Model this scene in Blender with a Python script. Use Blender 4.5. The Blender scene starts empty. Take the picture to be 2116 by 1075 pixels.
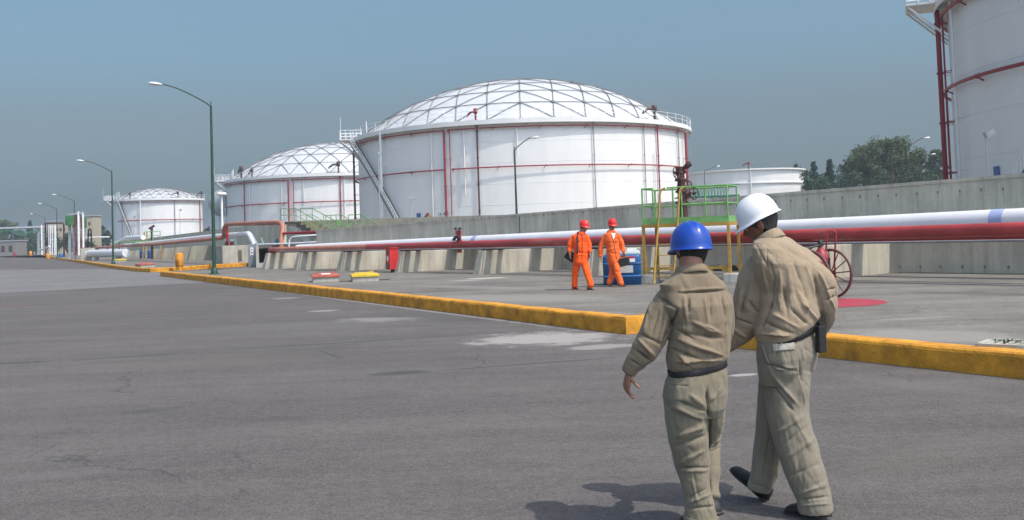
import bpy, bmesh, math, random
import numpy as np
from mathutils import Vector, Matrix, noise
from mathutils.geometry import tessellate_polygon
random.seed(7)
R_ = math.radians
S = bpy.context.scene
COL = S.collection

# ------------------------------------------------------------------ camera
IW, IH = 2116.0, 1075.0
F = 2057.0; CX = 1058.0; EYE = 1.66
PITCH = 0.045; ROLL = 0.034
CY = 484.0 - F*math.tan(PITCH)
cp, sp = math.cos(PITCH), math.sin(PITCH); cr, sr = math.cos(ROLL), math.sin(ROLL)
FW = Vector((0, cp, sp)); u0 = Vector((0, -sp, cp)); r0 = Vector((1, 0, 0))
RT = r0*cr - u0*sr; UP = r0*sr + u0*cr
CAM = Vector((0, 0, EYE))
cd = bpy.data.cameras.new('camera'); cam = bpy.data.objects.new('camera', cd); COL.objects.link(cam)
cd.sensor_width = 36; cd.lens = 36*F/IW; cd.clip_end = 5000; cd.clip_start = 0.1
cd.shift_y = -(IH/2 - CY)/IW
m = Matrix.Identity(4)
for i in range(3):
    m[i][0] = RT[i]; m[i][1] = UP[i]; m[i][2] = -FW[i]; m[i][3] = CAM[i]
cam.matrix_world = m
S.camera = cam
# ------------------------------------------------------------------ light
SUN_EL = 57.0
sunh = Vector((0.82, -0.57, 0)).normalized()
SUNV = Vector((sunh.x*math.cos(R_(SUN_EL)), sunh.y*math.cos(R_(SUN_EL)), math.sin(R_(SUN_EL))))
sl = bpy.data.lights.new('sun', 'SUN'); sl.energy = 3.0; sl.angle = R_(0.6); sl.color = (1.0, 0.95, 0.88)
so = bpy.data.objects.new('sun', sl); COL.objects.link(so)
so.rotation_euler = (-SUNV).to_track_quat('-Z', 'Y').to_euler()
w = bpy.data.worlds.new('World'); S.world = w; w.use_nodes = True
nt = w.node_tree; nt.nodes.clear()
sky = nt.nodes.new('ShaderNodeTexSky'); sky.sky_type = 'NISHITA'; sky.sun_disc = False
sky.sun_elevation = R_(SUN_EL); sky.sun_rotation = math.atan2(sunh.x, sunh.y)
sky.air_density = 1.3; sky.dust_density = 2.0; sky.ozone_density = 1.5
bg = nt.nodes.new('ShaderNodeBackground'); bg.inputs['Strength'].default_value = 0.15
out = nt.nodes.new('ShaderNodeOutputWorld')
tc = nt.nodes.new('ShaderNodeTexCoord'); sx = nt.nodes.new('ShaderNodeSeparateXYZ')
rp = nt.nodes.new('ShaderNodeValToRGB')
nt.links.new(tc.outputs['Generated'], sx.inputs[0]); nt.links.new(sx.outputs['Z'], rp.inputs[0])
SKYRAMP = [(0.0, (.16, .23, .32)), (0.042, (.238, .335, .485)), (0.12, (.375, .405, .475)), (0.178, (.455, .54, .585)), (0.22, (.52, .60, .625)), (0.42, (.95, .9, .82))]
e = rp.color_ramp.elements
while len(e) < len(SKYRAMP): e.new(0.5)
for k, (p, c) in enumerate(SKYRAMP): e[k].position = p; e[k].color = (*c, 1)
mx = nt.nodes.new('ShaderNodeMix'); mx.data_type = 'RGBA'; mx.blend_type = 'MULTIPLY'; mx.inputs[0].default_value = 1
nt.links.new(sky.outputs[0], mx.inputs[6]); nt.links.new(rp.outputs[0], mx.inputs[7])
# added fill: sky brightened behind the camera to lift shaded walls and tanks
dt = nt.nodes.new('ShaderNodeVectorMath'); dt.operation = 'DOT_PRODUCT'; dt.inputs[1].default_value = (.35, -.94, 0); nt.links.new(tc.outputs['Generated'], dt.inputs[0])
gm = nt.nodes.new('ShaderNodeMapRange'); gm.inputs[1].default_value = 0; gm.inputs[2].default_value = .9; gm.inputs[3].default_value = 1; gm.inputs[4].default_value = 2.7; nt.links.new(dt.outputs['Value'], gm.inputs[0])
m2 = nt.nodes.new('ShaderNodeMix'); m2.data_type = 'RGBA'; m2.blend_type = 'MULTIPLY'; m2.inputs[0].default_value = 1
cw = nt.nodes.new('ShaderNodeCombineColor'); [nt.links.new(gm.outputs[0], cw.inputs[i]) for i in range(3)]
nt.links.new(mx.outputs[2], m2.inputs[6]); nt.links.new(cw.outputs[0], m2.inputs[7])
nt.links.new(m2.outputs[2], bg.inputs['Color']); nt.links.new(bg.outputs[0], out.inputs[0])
S.view_settings.view_transform = 'Standard'; S.view_settings.look = 'None'
S.view_settings.exposure = 0.22; S.view_settings.gamma = 1.0; S.view_settings.use_curve_mapping = False

# ------------------------------------------------------------------ photo geometry helpers
def ray(px, py):
    return (FW + RT*((px-CX)/F) + UP*((CY-py)/F))
def G(px, py, z=0.25):                 # the ground point seen there
    d = ray(px, py); t = (z-EYE)/d.z
    return CAM + d*t
def P(px, py, depth):                  # the point at that distance into the scene
    d = ray(px, py); return CAM + d*(depth/d.y)
def ZAT(p, px, py):                    # height of something above ground point p (same depth) reaching image row py
    return P(px, py, p.y).z
def PX(v):
    d = Vector(v)-CAM; t = d.dot(FW)
    return CX + F*d.dot(RT)/t, CY - F*d.dot(UP)/t

# ------------------------------------------------------------------ materials
def nn(nt, t, **k):
    n = nt.nodes.new(t)
    for a, b in k.items(): setattr(n, a, b)
    return n
MATS = {}
def mat(name, col, rough=0.6, metal=0.0, var=0.12, scale=3.0, bump=0.0, bscale=30.0, stretch=(1, 1, 1), spots=None, sheen=0, coat=0, spec=0.5):
    if name in MATS: return MATS[name]
    M = bpy.data.materials.new(name); M.use_nodes = True; t = M.node_tree
    b = t.nodes['Principled BSDF']
    b.inputs['Roughness'].default_value = rough; b.inputs['Metallic'].default_value = metal
    b.inputs['Specular IOR Level'].default_value = spec
    if sheen: b.inputs['Sheen Weight'].default_value = sheen
    if coat: b.inputs['Coat Weight'].default_value = coat
    tc = nn(t, 'ShaderNodeTexCoord'); mp = nn(t, 'ShaderNodeMapping'); mp.inputs['Scale'].default_value = stretch
    t.links.new(tc.outputs['Object'], mp.inputs[0])
    no = nn(t, 'ShaderNodeTexNoise'); no.inputs['Scale'].default_value = scale; no.inputs['Detail'].default_value = 6; no.inputs['Roughness'].default_value = .62
    t.links.new(mp.outputs[0], no.inputs['Vector'])
    r = nn(t, 'ShaderNodeValToRGB'); r.color_ramp.elements[0].position = .32; r.color_ramp.elements[1].position = .68
    r.color_ramp.elements[0].color = (*[c*(1-var*1.6) for c in col], 1); r.color_ramp.elements[1].color = (*[min(1, c*(1+var)) for c in col], 1)
    t.links.new(no.outputs[0], r.inputs[0]); last = r.outputs[0]
    if spots:                       # (colour, scale, threshold, strength): rust, drips, peeling
        sc_, thr, c2, stv = spots
        n2 = nn(t, 'ShaderNodeTexNoise'); n2.inputs['Scale'].default_value = sc_; n2.inputs['Detail'].default_value = 8; n2.inputs['Roughness'].default_value = .7
        m2 = nn(t, 'ShaderNodeMapping'); m2.inputs['Scale'].default_value = stv; t.links.new(tc.outputs['Object'], m2.inputs[0]); t.links.new(m2.outputs[0], n2.inputs['Vector'])
        r2 = nn(t, 'ShaderNodeValToRGB'); r2.color_ramp.elements[0].position = thr; r2.color_ramp.elements[1].position = thr+.1
        t.links.new(n2.outputs[0], r2.inputs[0])
        x = nn(t, 'ShaderNodeMix', data_type='RGBA'); t.links.new(r2.outputs[0], x.inputs[0]); t.links.new(last, x.inputs[6]); x.inputs[7].default_value = (*c2, 1); last = x.outputs[2]
    t.links.new(last, b.inputs['Base Color'])
    if bump:
        n3 = nn(t, 'ShaderNodeTexNoise'); n3.inputs['Scale'].default_value = bscale; n3.inputs['Detail'].default_value = 6
        t.links.new(mp.outputs[0], n3.inputs['Vector'])
        bp = nn(t, 'ShaderNodeBump'); bp.inputs['Strength'].default_value = bump; bp.inputs['Distance'].default_value = .02
        t.links.new(n3.outputs[0], bp.inputs['Height']); t.links.new(bp.outputs[0], b.inputs['Normal'])
    MATS[name] = M; return M

# ------------------------------------------------------------------ mesh builder
class MB:
    def __init__(s): s.v = []; s.f = []; s.sm = []
    def add(s, vs, fs, smooth=False):
        o = len(s.v); s.v += [tuple(v) for v in vs]
        for f in fs: s.f.append(tuple(i+o for i in f)); s.sm.append(smooth)
        return s
    def box(s, c, d, rz=0, m=None):
        hx, hy, hz = d[0]/2, d[1]/2, d[2]/2
        vs = [Vector((x*hx, y*hy, z*hz)) for x in (-1, 1) for y in (-1, 1) for z in (-1, 1)]
        if m is None: m = Matrix.Rotation(rz, 3, 'Z')
        vs = [m @ v + Vector(c) for v in vs]
        return s.add(vs, [(0, 1, 3, 2), (4, 6, 7, 5), (0, 4, 5, 1), (2, 3, 7, 6), (0, 2, 6, 4), (1, 5, 7, 3)])
    def bar(s, p0, p1, wd, h=None):     # square bar between two points
        p0 = Vector(p0); p1 = Vector(p1); h = h or wd; d = (p1-p0); L = d.length
        if L < 1e-6: return s
        z = d.normalized(); up = Vector((0, 0, 1)) if abs(z.z) < .95 else Vector((0, 1, 0))
        x = up.cross(z).normalized(); y = z.cross(x)
        m = Matrix((x, y, z)).transposed()
        return s.box((p0+p1)/2, (wd, h, L), m=m)
    def tube(s, pts, r, n=10, caps=True, smooth=True):
        pts = [Vector(p) for p in pts]; k = len(pts)
        rs = r if isinstance(r, (list, tuple)) else [r]*k
        T = []
        for i in range(k):
            a = pts[max(i-1, 0)]; b = pts[min(i+1, k-1)]; T.append((b-a).normalized())
        ref = Vector((0, 0, 1)) if abs(T[0].z) < .9 else Vector((1, 0, 0))
        x = ref.cross(T[0]).normalized(); vs = []
        for i in range(k):
            x = (x - T[i]*x.dot(T[i])).normalized(); y = T[i].cross(x)
            for j in range(n):
                a = 2*math.pi*j/n; vs.append(pts[i] + (x*math.cos(a)+y*math.sin(a))*rs[i])
        fs = [(i*n+j, i*n+(j+1) % n, (i+1)*n+(j+1) % n, (i+1)*n+j) for i in range(k-1) for j in range(n)]
        s.add(vs, fs, smooth)
        if caps:
            s.add(vs[:n], [tuple(range(n))[::-1]]); s.add(vs[-n:], [tuple(range(n))])
        return s
    def lathe(s, prof, c=(0, 0, 0), n=24, axis=None, smooth=True, sharp=False):   # prof: (r, h)
        if sharp:
            for i in range(len(prof)-1): s.lathe(prof[i:i+2], c, n, axis, smooth)
            return s
        c = Vector(c); z = (Vector(axis) if axis else Vector((0, 0, 1))).normalized()
        up = Vector((1, 0, 0)) if abs(z.x) < .9 else Vector((0, 1, 0)); x = (up-z*up.dot(z)).normalized(); y = z.cross(x)
        vs = [c + (x*math.cos(2*math.pi*j/n)+y*math.sin(2*math.pi*j/n))*r + z*h for r, h in prof for j in range(n)]
        fs = [(i*n+j, i*n+(j+1) % n, (i+1)*n+(j+1) % n, (i+1)*n+j) for i in range(len(prof)-1) for j in range(n)]
        return s.add(vs, fs, smooth)
    def prism(s, poly, z0, z1):
        n = len(poly); vs = [(p[0], p[1], z0) for p in poly]+[(p[0], p[1], z1) for p in poly]
        tri = tessellate_polygon([[Vector((p[0], p[1], 0)) for p in poly]])
        return s.add(vs, [tuple(t) for t in tri]+[tuple(q+n for q in t) for t in tri]+[(i, (i+1) % n, n+(i+1) % n, n+i) for i in range(n)])
    def torus(s, c, R, r, axis=(0, 0, 1), n=32, k=8, a0=0, a1=2*math.pi):
        z = Vector(axis).normalized(); up = Vector((1, 0, 0)) if abs(z.x) < .9 else Vector((0, 1, 0)); x = (up-z*up.dot(z)).normalized(); y = z.cross(x)
        pts = [Vector(c)+(x*math.cos(a0+(a1-a0)*i/n)+y*math.sin(a0+(a1-a0)*i/n))*R for i in range(n+1)]
        return s.tube(pts, r, k, caps=False)
    def build(s, name, m, parent=None, bevel=0, recalc=True):
        me = bpy.data.meshes.new(name); me.from_pydata(s.v, [], s.f)
        me.polygons.foreach_set('use_smooth', s.sm)
        if recalc:
            b = bmesh.new(); b.from_mesh(me); bmesh.ops.recalc_face_normals(b, faces=b.faces); b.to_mesh(me); b.free()
        me.materials.append(m); o = bpy.data.objects.new(name, me); COL.objects.link(o)
        if parent: o.parent = parent
        if bevel:
            bv = o.modifiers.new('bevel', 'BEVEL'); bv.width = bevel; bv.segments = 2; bv.limit_method = 'ANGLE'
        return o
def arcpts(pts, r, k=5):                # round the corners of a path
    pts = [Vector(p) for p in pts]; o = [pts[0]]
    for i in range(1, len(pts)-1):
        a, b, c = pts[i-1], pts[i], pts[i+1]
        d1 = min(r, (a-b).length*.49); d2 = min(r, (c-b).length*.49)
        p0 = b+(a-b).normalized()*d1; p1 = b+(c-b).normalized()*d2
        for j in range(k+1):
            t = j/k; o.append(p0*(1-t)**2+b*2*t*(1-t)+p1*t*t)
    return o+[pts[-1]]
def tag(o, label=None, cat=None, group=None, kind=None):
    if label: o['label'] = label
    if cat: o['category'] = cat
    if group: o['group'] = group
    if kind: o['kind'] = kind
    return o
def empty(name, loc=(0, 0, 0), rz=0, label=None, cat=None, group=None):
    o = bpy.data.objects.new(name, None); COL.objects.link(o); o.location = loc; o.rotation_euler = (0, 0, rz); o.empty_display_size = .2
    return tag(o, label, cat, group)
KIDS = {}
def copy_tree(o, parent=None):
    c = o.copy(); COL.objects.link(c); c.parent = parent
    for ch in list(o.children): copy_tree(ch, c)
    return c

# ------------------------------------------------------------------ ground materials
def stained(name, base, var, patches, bump=.25, rough=.9, grain=.16, tint=None, big=.35):
    """patches: (cx, cy, ang, halflen, halfwidth, colour, strength, raggedness) ellipses in world metres"""
    M = bpy.data.materials.new(name); M.use_nodes = True; t = M.node_tree; b = t.nodes['Principled BSDF']
    b.inputs['Roughness'].default_value = rough; b.inputs['Specular IOR Level'].default_value = .3
    geo = nn(t, 'ShaderNodeNewGeometry'); L = t.links.new
    def noise_(sc, det=5, ro=.6, vec=None):
        n = nn(t, 'ShaderNodeTexNoise'); n.inputs['Scale'].default_value = sc; n.inputs['Detail'].default_value = det; n.inputs['Roughness'].default_value = ro
        L(vec or geo.outputs['Position'], n.inputs['Vector']); return n.outputs[0]
    def mth(op, a, bb=None, c=None):
        n = nn(t, 'ShaderNodeMath', operation=op)
        for i, v in enumerate((a, bb, c)):
            if v is None: continue
            if isinstance(v, (int, float)): n.inputs[i].default_value = v
            else: L(v, n.inputs[i])
        return n.outputs[0]
    big_ = noise_(big, 4, .55); mid = noise_(2.3, 5, .65); fine = noise_(38, 3, .8); fine2 = noise_(160, 2, .8)
    # along-road streaks
    mp = nn(t, 'ShaderNodeMapping'); mp.inputs['Rotation'].default_value = (0, 0, R_(-15.5)); mp.inputs['Scale'].default_value = (.16, 1.5, 1)
    L(geo.outputs['Position'], mp.inputs[0]); streak = noise_(1.0, 6, .68, mp.outputs[0])
    f = mth('ADD', mth('MULTIPLY', mth('SUBTRACT', big_, .5), var*2.4), mth('MULTIPLY', mth('SUBTRACT', mid, .5), var*1.9))
    f = mth('ADD', f, mth('MULTIPLY', mth('SUBTRACT', streak, .5), var*3.4))
    f = mth('ADD', f, mth('MULTIPLY', mth('SUBTRACT', fine, .5), grain*3.5))
    f = mth('ADD', f, mth('MULTIPLY', mth('SUBTRACT', fine2, .5), grain*11)); f = mth('ADD', f, mth('MULTIPLY', mth('SUBTRACT', noise_(85, 2, .8), .5), grain*12)); f = mth('ADD', f, mth('MULTIPLY', mth('SUBTRACT', noise_(11, 4, .7), .5), grain*4.5))
    def pop(n_, amp):
        mr_ = nn(t, 'ShaderNodeMapRange', interpolation_type='SMOOTHSTEP'); L(n_, mr_.inputs[0]); mr_.inputs[1].default_value = .36; mr_.inputs[2].default_value = .64; mr_.inputs[3].default_value = -amp; mr_.inputs[4].default_value = amp
        return mr_.outputs[0]
    f = mth('ADD', f, mth('ADD', pop(noise_(110, 1, .5), grain*1.1), mth('ADD', pop(noise_(48, 1, .5), grain*.8), pop(noise_(18, 1, .5), grain*.45))))
    f = mth('ADD', f, 1.0)
    col = nn(t, 'ShaderNodeMix', data_type='RGBA', blend_type='MULTIPLY'); col.inputs[0].default_value = 1; col.inputs[6].default_value = (*base, 1)
    cmb = nn(t, 'ShaderNodeCombineColor')
    for i in range(3): L(f, cmb.inputs[i])
    L(cmb.outputs[0], col.inputs[7]); last = col.outputs[2]
    # thin cracks and a few stone-sized specks
    wp = nn(t, 'ShaderNodeMix', data_type='RGBA', blend_type='ADD'); wp.inputs[0].default_value = 1; L(geo.outputs['Position'], wp.inputs[6])
    wn = nn(t, 'ShaderNodeTexNoise'); wn.inputs['Scale'].default_value = 1.1; wn.inputs['Detail'].default_value = 5; L(geo.outputs['Position'], wn.inputs['Vector']); L(wn.outputs['Color'], wp.inputs[7])
    vo = nn(t, 'ShaderNodeTexVoronoi', feature='DISTANCE_TO_EDGE'); vo.inputs['Scale'].default_value = .17; L(wp.outputs[2], vo.inputs['Vector'])
    ck = mth('MULTIPLY', mth('LESS_THAN', vo.outputs['Distance'], .0022), mth('GREATER_THAN', noise_(.5, 2), .52))
    vs_ = nn(t, 'ShaderNodeTexVoronoi', feature='F1'); vs_.inputs['Scale'].default_value = 3.2; L(geo.outputs['Position'], vs_.inputs['Vector'])
    spk = mth('MULTIPLY', mth('LESS_THAN', vs_.outputs['Distance'], .045), mth('GREATER_THAN', noise_(7, 1), .60))
    xk = nn(t, 'ShaderNodeMix', data_type='RGBA'); L(mth('MULTIPLY', ck, .45), xk.inputs[0]); L(last, xk.inputs[6]); xk.inputs[7].default_value = (.035, .035, .035, 1); last = xk.outputs[2]
    xs = nn(t, 'ShaderNodeMix', data_type='RGBA'); L(mth('MULTIPLY', spk, .5), xs.inputs[0]); L(last, xs.inputs[6]); xs.inputs[7].default_value = (.30, .28, .26, 1); last = xs.outputs[2]
    xy = nn(t, 'ShaderNodeSeparateXYZ'); L(geo.outputs['Position'], xy.inputs[0]); X, Y = xy.outputs[0], xy.outputs[1]
    for (cx, cy, ang, hl, hw, c, st, rag) in patches:
        ca, sa = math.cos(ang), math.sin(ang)
        dx = mth('SUBTRACT', X, cx); dy = mth('SUBTRACT', Y, cy)
        u = mth('DIVIDE', mth('ADD', mth('MULTIPLY', dx, ca), mth('MULTIPLY', dy, sa)), hl)
        v = mth('DIVIDE', mth('SUBTRACT', mth('MULTIPLY', dy, ca), mth('MULTIPLY', dx, sa)), hw)
        q = mth('ADD', mth('MULTIPLY', u, u), mth('MULTIPLY', v, v))
        q = mth('ADD', q, mth('MULTIPLY', mth('SUBTRACT', mid, .5), rag*4)); q = mth('ADD', q, mth('MULTIPLY', mth('SUBTRACT', fine, .5), rag*4)); q = mth('ADD', q, mth('MULTIPLY', mth('SUBTRACT', streak, .5), rag*3))
        mr = nn(t, 'ShaderNodeMapRange', interpolation_type='SMOOTHSTEP'); L(q, mr.inputs[0]); mr.inputs[1].default_value = 1.0; mr.inputs[2].default_value = .35; mr.inputs[3].default_value = 0; mr.inputs[4].default_value = st
        x = nn(t, 'ShaderNodeMix', data_type='RGBA'); L(mr.outputs[0], x.inputs[0]); L(last, x.inputs[6]); x.inputs[7].default_value = (*c, 1); last = x.outputs[2]
    L(last, b.inputs['Base Color'])
    bp = nn(t, 'ShaderNodeBump'); bp.inputs['Strength'].default_value = bump; bp.inputs['Distance'].default_value = .01
    L(fine2, bp.inputs['Height']); L(bp.outputs[0], b.inputs['Normal'])
    MATS[name] = M; return M
def patch_px(x0, y0, x1, y1, halfw, c, st, rag, z=0.0):      # an elongated stain between two photo points
    a = G(x0, y0, z); b = G(x1, y1, z); d = b-a
    return ((a.x+b.x)/2, (a.y+b.y)/2, math.atan2(d.y, d.x), d.length/2, halfw, c, st, rag)
chalk = (.34, .32, .31); tar = (.06, .06, .063)
dust = (.155, .15, .145); dirt = (.165, .145, .12)
road_p = [patch_px(960, 706, 1300, 694, 1.1, chalk, .8, .8), patch_px(690, 662, 880, 659, .6, chalk, .45, .9), patch_px(1160, 722, 1320, 712, .35, chalk, .6, .5), patch_px(640, 643, 700, 642, .35, chalk, .6, .5),
          patch_px(560, 617, 620, 616, .5, chalk, .4, .5), patch_px(1505, 778, 1568, 772, .10, chalk, .8, .3), patch_px(770, 640, 1020, 668, .9, tar, .35, .5), patch_px(640, 614, 690, 612, .35, tar, .6, .3),
          patch_px(745, 776, 905, 766, .20, tar, .9, .18), patch_px(860, 769, 1320, 736, .075, tar, .85, .12),
          patch_px(-60, 754, 130, 746, .17, tar, .85, .25), patch_px(110, 748, 430, 726, .10, tar, .7, .3), patch_px(400, 727, 1010, 690, .11, tar, .75, .2),
          patch_px(-60, 995, 270, 968, .17, dust, .3, .7), patch_px(-60, 955, 165, 936, .22, dust, .25, .7), patch_px(240, 856, 400, 838, .15, tar, .4, .4), patch_px(655, 722, 712, 744, .05, tar, .6, .2),
          patch_px(1730, 985, 2140, 890, .3, dirt, .16, .8), patch_px(100, 765, 700, 735, .8, dirt, .1, .5), patch_px(1700, 770, 2116, 825, .3, dust, .25, .7), patch_px(0, 632, 72, 629, .18, (.30, .07, .08), .55, .4),
          patch_px(500, 870, 640, 864, .1, tar, .3, .4), patch_px(300, 690, 900, 660, 1.2, dust, .3, .7), patch_px(560, 600, 1300, 697, .14, chalk, .45, .5)]
M_road = stained('asphalt', (.105, .097, .094), .24, road_p, big=.22)
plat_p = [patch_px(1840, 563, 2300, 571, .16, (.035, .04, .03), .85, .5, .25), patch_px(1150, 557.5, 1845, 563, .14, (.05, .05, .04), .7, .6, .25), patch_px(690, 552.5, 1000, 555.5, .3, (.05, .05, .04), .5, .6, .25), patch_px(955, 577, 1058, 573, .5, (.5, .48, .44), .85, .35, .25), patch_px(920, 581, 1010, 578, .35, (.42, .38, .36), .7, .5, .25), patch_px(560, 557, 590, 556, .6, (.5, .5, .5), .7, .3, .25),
          patch_px(900, 612, 1300, 620, 1.2, (.25, .235, .22), .6, .6, .25), patch_px(1740, 684, 2140, 704, .75, (.28, .265, .245), .6, .5, .25), patch_px(1000, 642, 1330, 650, .4, (.26, .25, .235), .5, .6, .25),
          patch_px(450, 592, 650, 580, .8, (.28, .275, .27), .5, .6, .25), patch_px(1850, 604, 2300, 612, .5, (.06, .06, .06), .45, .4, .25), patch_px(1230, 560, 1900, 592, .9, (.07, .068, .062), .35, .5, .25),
          patch_px(840, 590, 1150, 598, .5, (.25, .24, .23), .5, .5, .25), patch_px(1780, 664, 2000, 652, .14, (.3, .29, .28), .5, .4, .25)]
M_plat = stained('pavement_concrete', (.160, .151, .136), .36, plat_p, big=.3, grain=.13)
M_roadlight = stained('worn_concrete', (.155, .153, .155), .22, [], big=.3, grain=.1)
M_dirt = stained('compacted_earth', (.26, .23, .18), .2, [], big=.05)
def kerbmat():
    return mat('kerb_paint', (.62, .275, .02), .8, var=.28, scale=3.2, bump=.5, bscale=25, spots=(3.2, .62, (.26, .15, .05), (1, 1, 2.0)))
M_kerb = kerbmat()

# ------------------------------------------------------------------ ground
def sheet(name, poly, z, m, kind='structure'):
    o = MB().add([(p[0], p[1], z) for p in poly], [tuple(range(len(poly)))]).build(name, m)
    if o.data.polygons[0].normal.z < 0: o.data.flip_normals()
    return tag(o, kind=kind)
sheet('ground', [(-2500, -60), (2500, -60), (2500, 3500), (-2500, 3500)], -0.012, M_dirt)
sheet('road', [(-260, -40), (60, -40), (60, 120), (-60, 420), (-260, 420)], 0.0, M_road)
sheet('road_patch', [G(-300, 618, 0), G(0, 606, 0), G(440, 584, 0), G(545, 572, 0), G(330, 562, 0), G(200, 556, 0), G(-300, 560, 0)], 0.004, M_roadlight)
# kerb front lines (bottom edge, road level)
k1a = G(331, 571, 0); k1b = G(1294, 691.5, 0)
k2a = G(1500, 716.5, 0); k2b = G(2116, 784, 0); k2c = k2b+(k2b-k2a)*1.2
kd = (k1b-k1a).normalized(); kn = Vector((-kd.y, kd.x, 0))
if kn.y < 0: kn = -kn
KW = .32; KH = 0.27; PZ = 0.25
# wall frame: origin on the wall foot, X to the right and nearer, Y into the wall
WA = Vector((1.83, 38.5, PZ)); ex = Vector((.625, -.78, 0)).normalized(); ey = Vector((.78, .625, 0)).normalized()
WROT = math.atan2(ex.y, ex.x)
def W(s, n, z=0.0):      # z above the platform
    return WA + ex*s + ey*n + Vector((0, 0, z))
def s_at(px, n=0.0):     # s of the point on the line n=const seen in image column px
    lo, hi = -120.0, 46.0
    for _ in range(60):
        mid = (lo+hi)/2
        x, y = PX(W(mid, n))
        if x < px: lo = mid
        else: hi = mid
    return lo
def z_at(s, n, py):      # platform-relative height at (s,n) reaching image row py
    p = W(s, n); x, y = PX(p)
    return P(x, py, p.y).z - PZ
rec0 = k1b + kn*1.5; rec1 = k2a + (k2b-k2a).normalized()*0.0
kd2 = (k2b-k2a).normalized(); kn2 = Vector((-kd2.y, kd2.x, 0)); kn2 = kn2 if kn2.y > 0 else -kn2
rec1b = k2a + kn2*1.5
poly = [k1a, k1b, rec0, rec1b, k2a, k2c, k2c+Vector((11, -13, 0)), W(40, .2), W(s_at(540), .2), G(538, 551), G(440, 558), k1a+kn*1.2+kd*.2]
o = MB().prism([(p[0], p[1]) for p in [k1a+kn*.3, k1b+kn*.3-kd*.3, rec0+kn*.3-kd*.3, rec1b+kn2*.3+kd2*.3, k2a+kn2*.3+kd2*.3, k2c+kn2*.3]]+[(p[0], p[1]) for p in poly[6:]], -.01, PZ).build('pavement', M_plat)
tag(o, kind='structure')
def kerb(pts, name='kerb', wid=KW, h=KH):
    """sweep with a chipped, softly rounded top edge, offset to the left-hand side of travel"""
    b = MB(); seg = []
    for i in range(len(pts)-1):
        a, c = pts[i], pts[i+1]; L = (c-a).length; k = max(1, int(L/.35))
        for j in range(k): seg.append(a+(c-a)*(j/k))
    seg.append(pts[-1]); n = len(seg); prof = [(0, 0), (0.0, h-.05), (.012, h-.02), (.04, h), (wid-.03, h), (wid, h-.02), (wid, 0)]; q = len(prof)
    vs = []
    for i, p in enumerate(seg):
        d = (seg[min(i+1, n-1)]-seg[max(i-1, 0)]).normalized(); nl = Vector((-d.y, d.x, 0))
        for (u, z) in prof:
            j = noise.noise(Vector((p.x*1.7, p.y*1.7, z*6)))*.012
            vs.append(Vector((p.x, p.y, 0))+nl*(u+j*(1 if u < .05 else 0))+Vector((0, 0, z+(j if z > .1 else 0))))
    fs = [(i*q+j, i*q+j+1, (i+1)*q+j+1, (i+1)*q+j) for i in range(n-1) for j in range(q-1)]
    fs += [tuple(range(q))[::-1], tuple((n-1)*q+j for j in range(q))]
    return tag(b.add(vs, fs, False).build(name, M_kerb), kind='structure')
kerb([k1a, k1b]); kerb([k1b+kn*.02-kd*.0, rec0]); kerb([rec1b, k2a+kn2*.02]); kerb([k2a, k2c])
# expansion joints of the kerb: narrow dark gaps
# far platform beyond the side road
lk = [(60, 521.6), (84, 526.5), (97, 533), (120, 536.5), (155, 541.5), (200, 549.5), (245, 557), (285, 562), (310, 563), (350, 561.5), (445, 554.5), (514, 550.5)]
lkp = [G(x, y, 0) for x, y in lk]
# keep the far end from running to infinity
lkp[0] = lkp[1] + (lkp[1]-lkp[2]).normalized()*6 + Vector((6, 6, 0))
kerb(lkp)
lkin = []
for i, p in enumerate(lkp):
    d = (lkp[min(i+1, len(lkp)-1)]-lkp[max(i-1, 0)]).normalized(); lkin.append((p.x-d.y*.25, p.y+d.x*.25))
o = MB().prism(lkin+[(W(s_at(560), .2).x, W(s_at(560), .2).y+1), (-12, 80), (-18, 150), (-60, 290), (-150, 290)], -.008, PZ-.004).build('pavement', M_plat)
tag(o, kind='structure')
# ------------------------------------------------------------------ common materials
M_tank = mat('tank_white_paint', (.70, .695, .69), .5, var=.035, scale=.5, stretch=(1, 1, .25), spots=(1.0, .70, (.60, .58, .55), (1.5, 1.5, .08)))
M_dome = mat('dome_aluminium', (.53, .555, .58), .55, .0, var=.07, scale=.25)
M_rib = mat('dome_rib_metal', (.19, .185, .19), .6, var=.15, scale=2)
M_red = mat('red_pipe_paint', (.36, .030, .034), .45, var=.18, scale=1.5)
M_redring = mat('fire_red_paint', (.27, .018, .028), .5, var=.1, scale=2)
M_pipe_red = mat('red_line_paint', (.40, .048, .046), .38, var=.2, scale=.9, spots=(.7, .6, (.42, .15, .11), (.25, 1, 1)))
M_salmon = mat('faded_salmon_paint', (.44, .17, .11), .6, var=.16, scale=1.5, spots=(1.5, .66, (.33, .10, .07), (1, 1, 1)))
M_pipe_white = mat('white_line_paint', (.74, .74, .76), .38, var=.05, scale=1.2)
M_white = mat('white_paint', (.78, .78, .78), .5, var=.06)
M_green = mat('green_rail_paint', (.17, .37, .12), .5, var=.18, scale=6)
M_lampgreen = mat('dark_green_pole_paint', (.022, .065, .038), .45, var=.2, scale=2)
M_yellow = mat('ochre_paint', (.42, .245, .045), .6, var=.2, scale=5, spots=(6, .66, (.25, .16, .06), (1, 1, 1)))
M_blueplast = mat('blue_plastic', (.014, .095, .27), .4, var=.12, scale=3)
M_black = mat('black_rubber', (.012, .012, .014), .5, var=.2)
M_galv = mat('galvanised_steel', (.42, .43, .44), .5, .3, var=.12, scale=3)
M_darkmetal = mat('dark_brown_iron', (.075, .03, .026), .5, .2, var=.25, scale=8)
M_glasslamp = mat('lamp_housing', (.62, .63, .64), .35, .2, var=.05)

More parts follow.
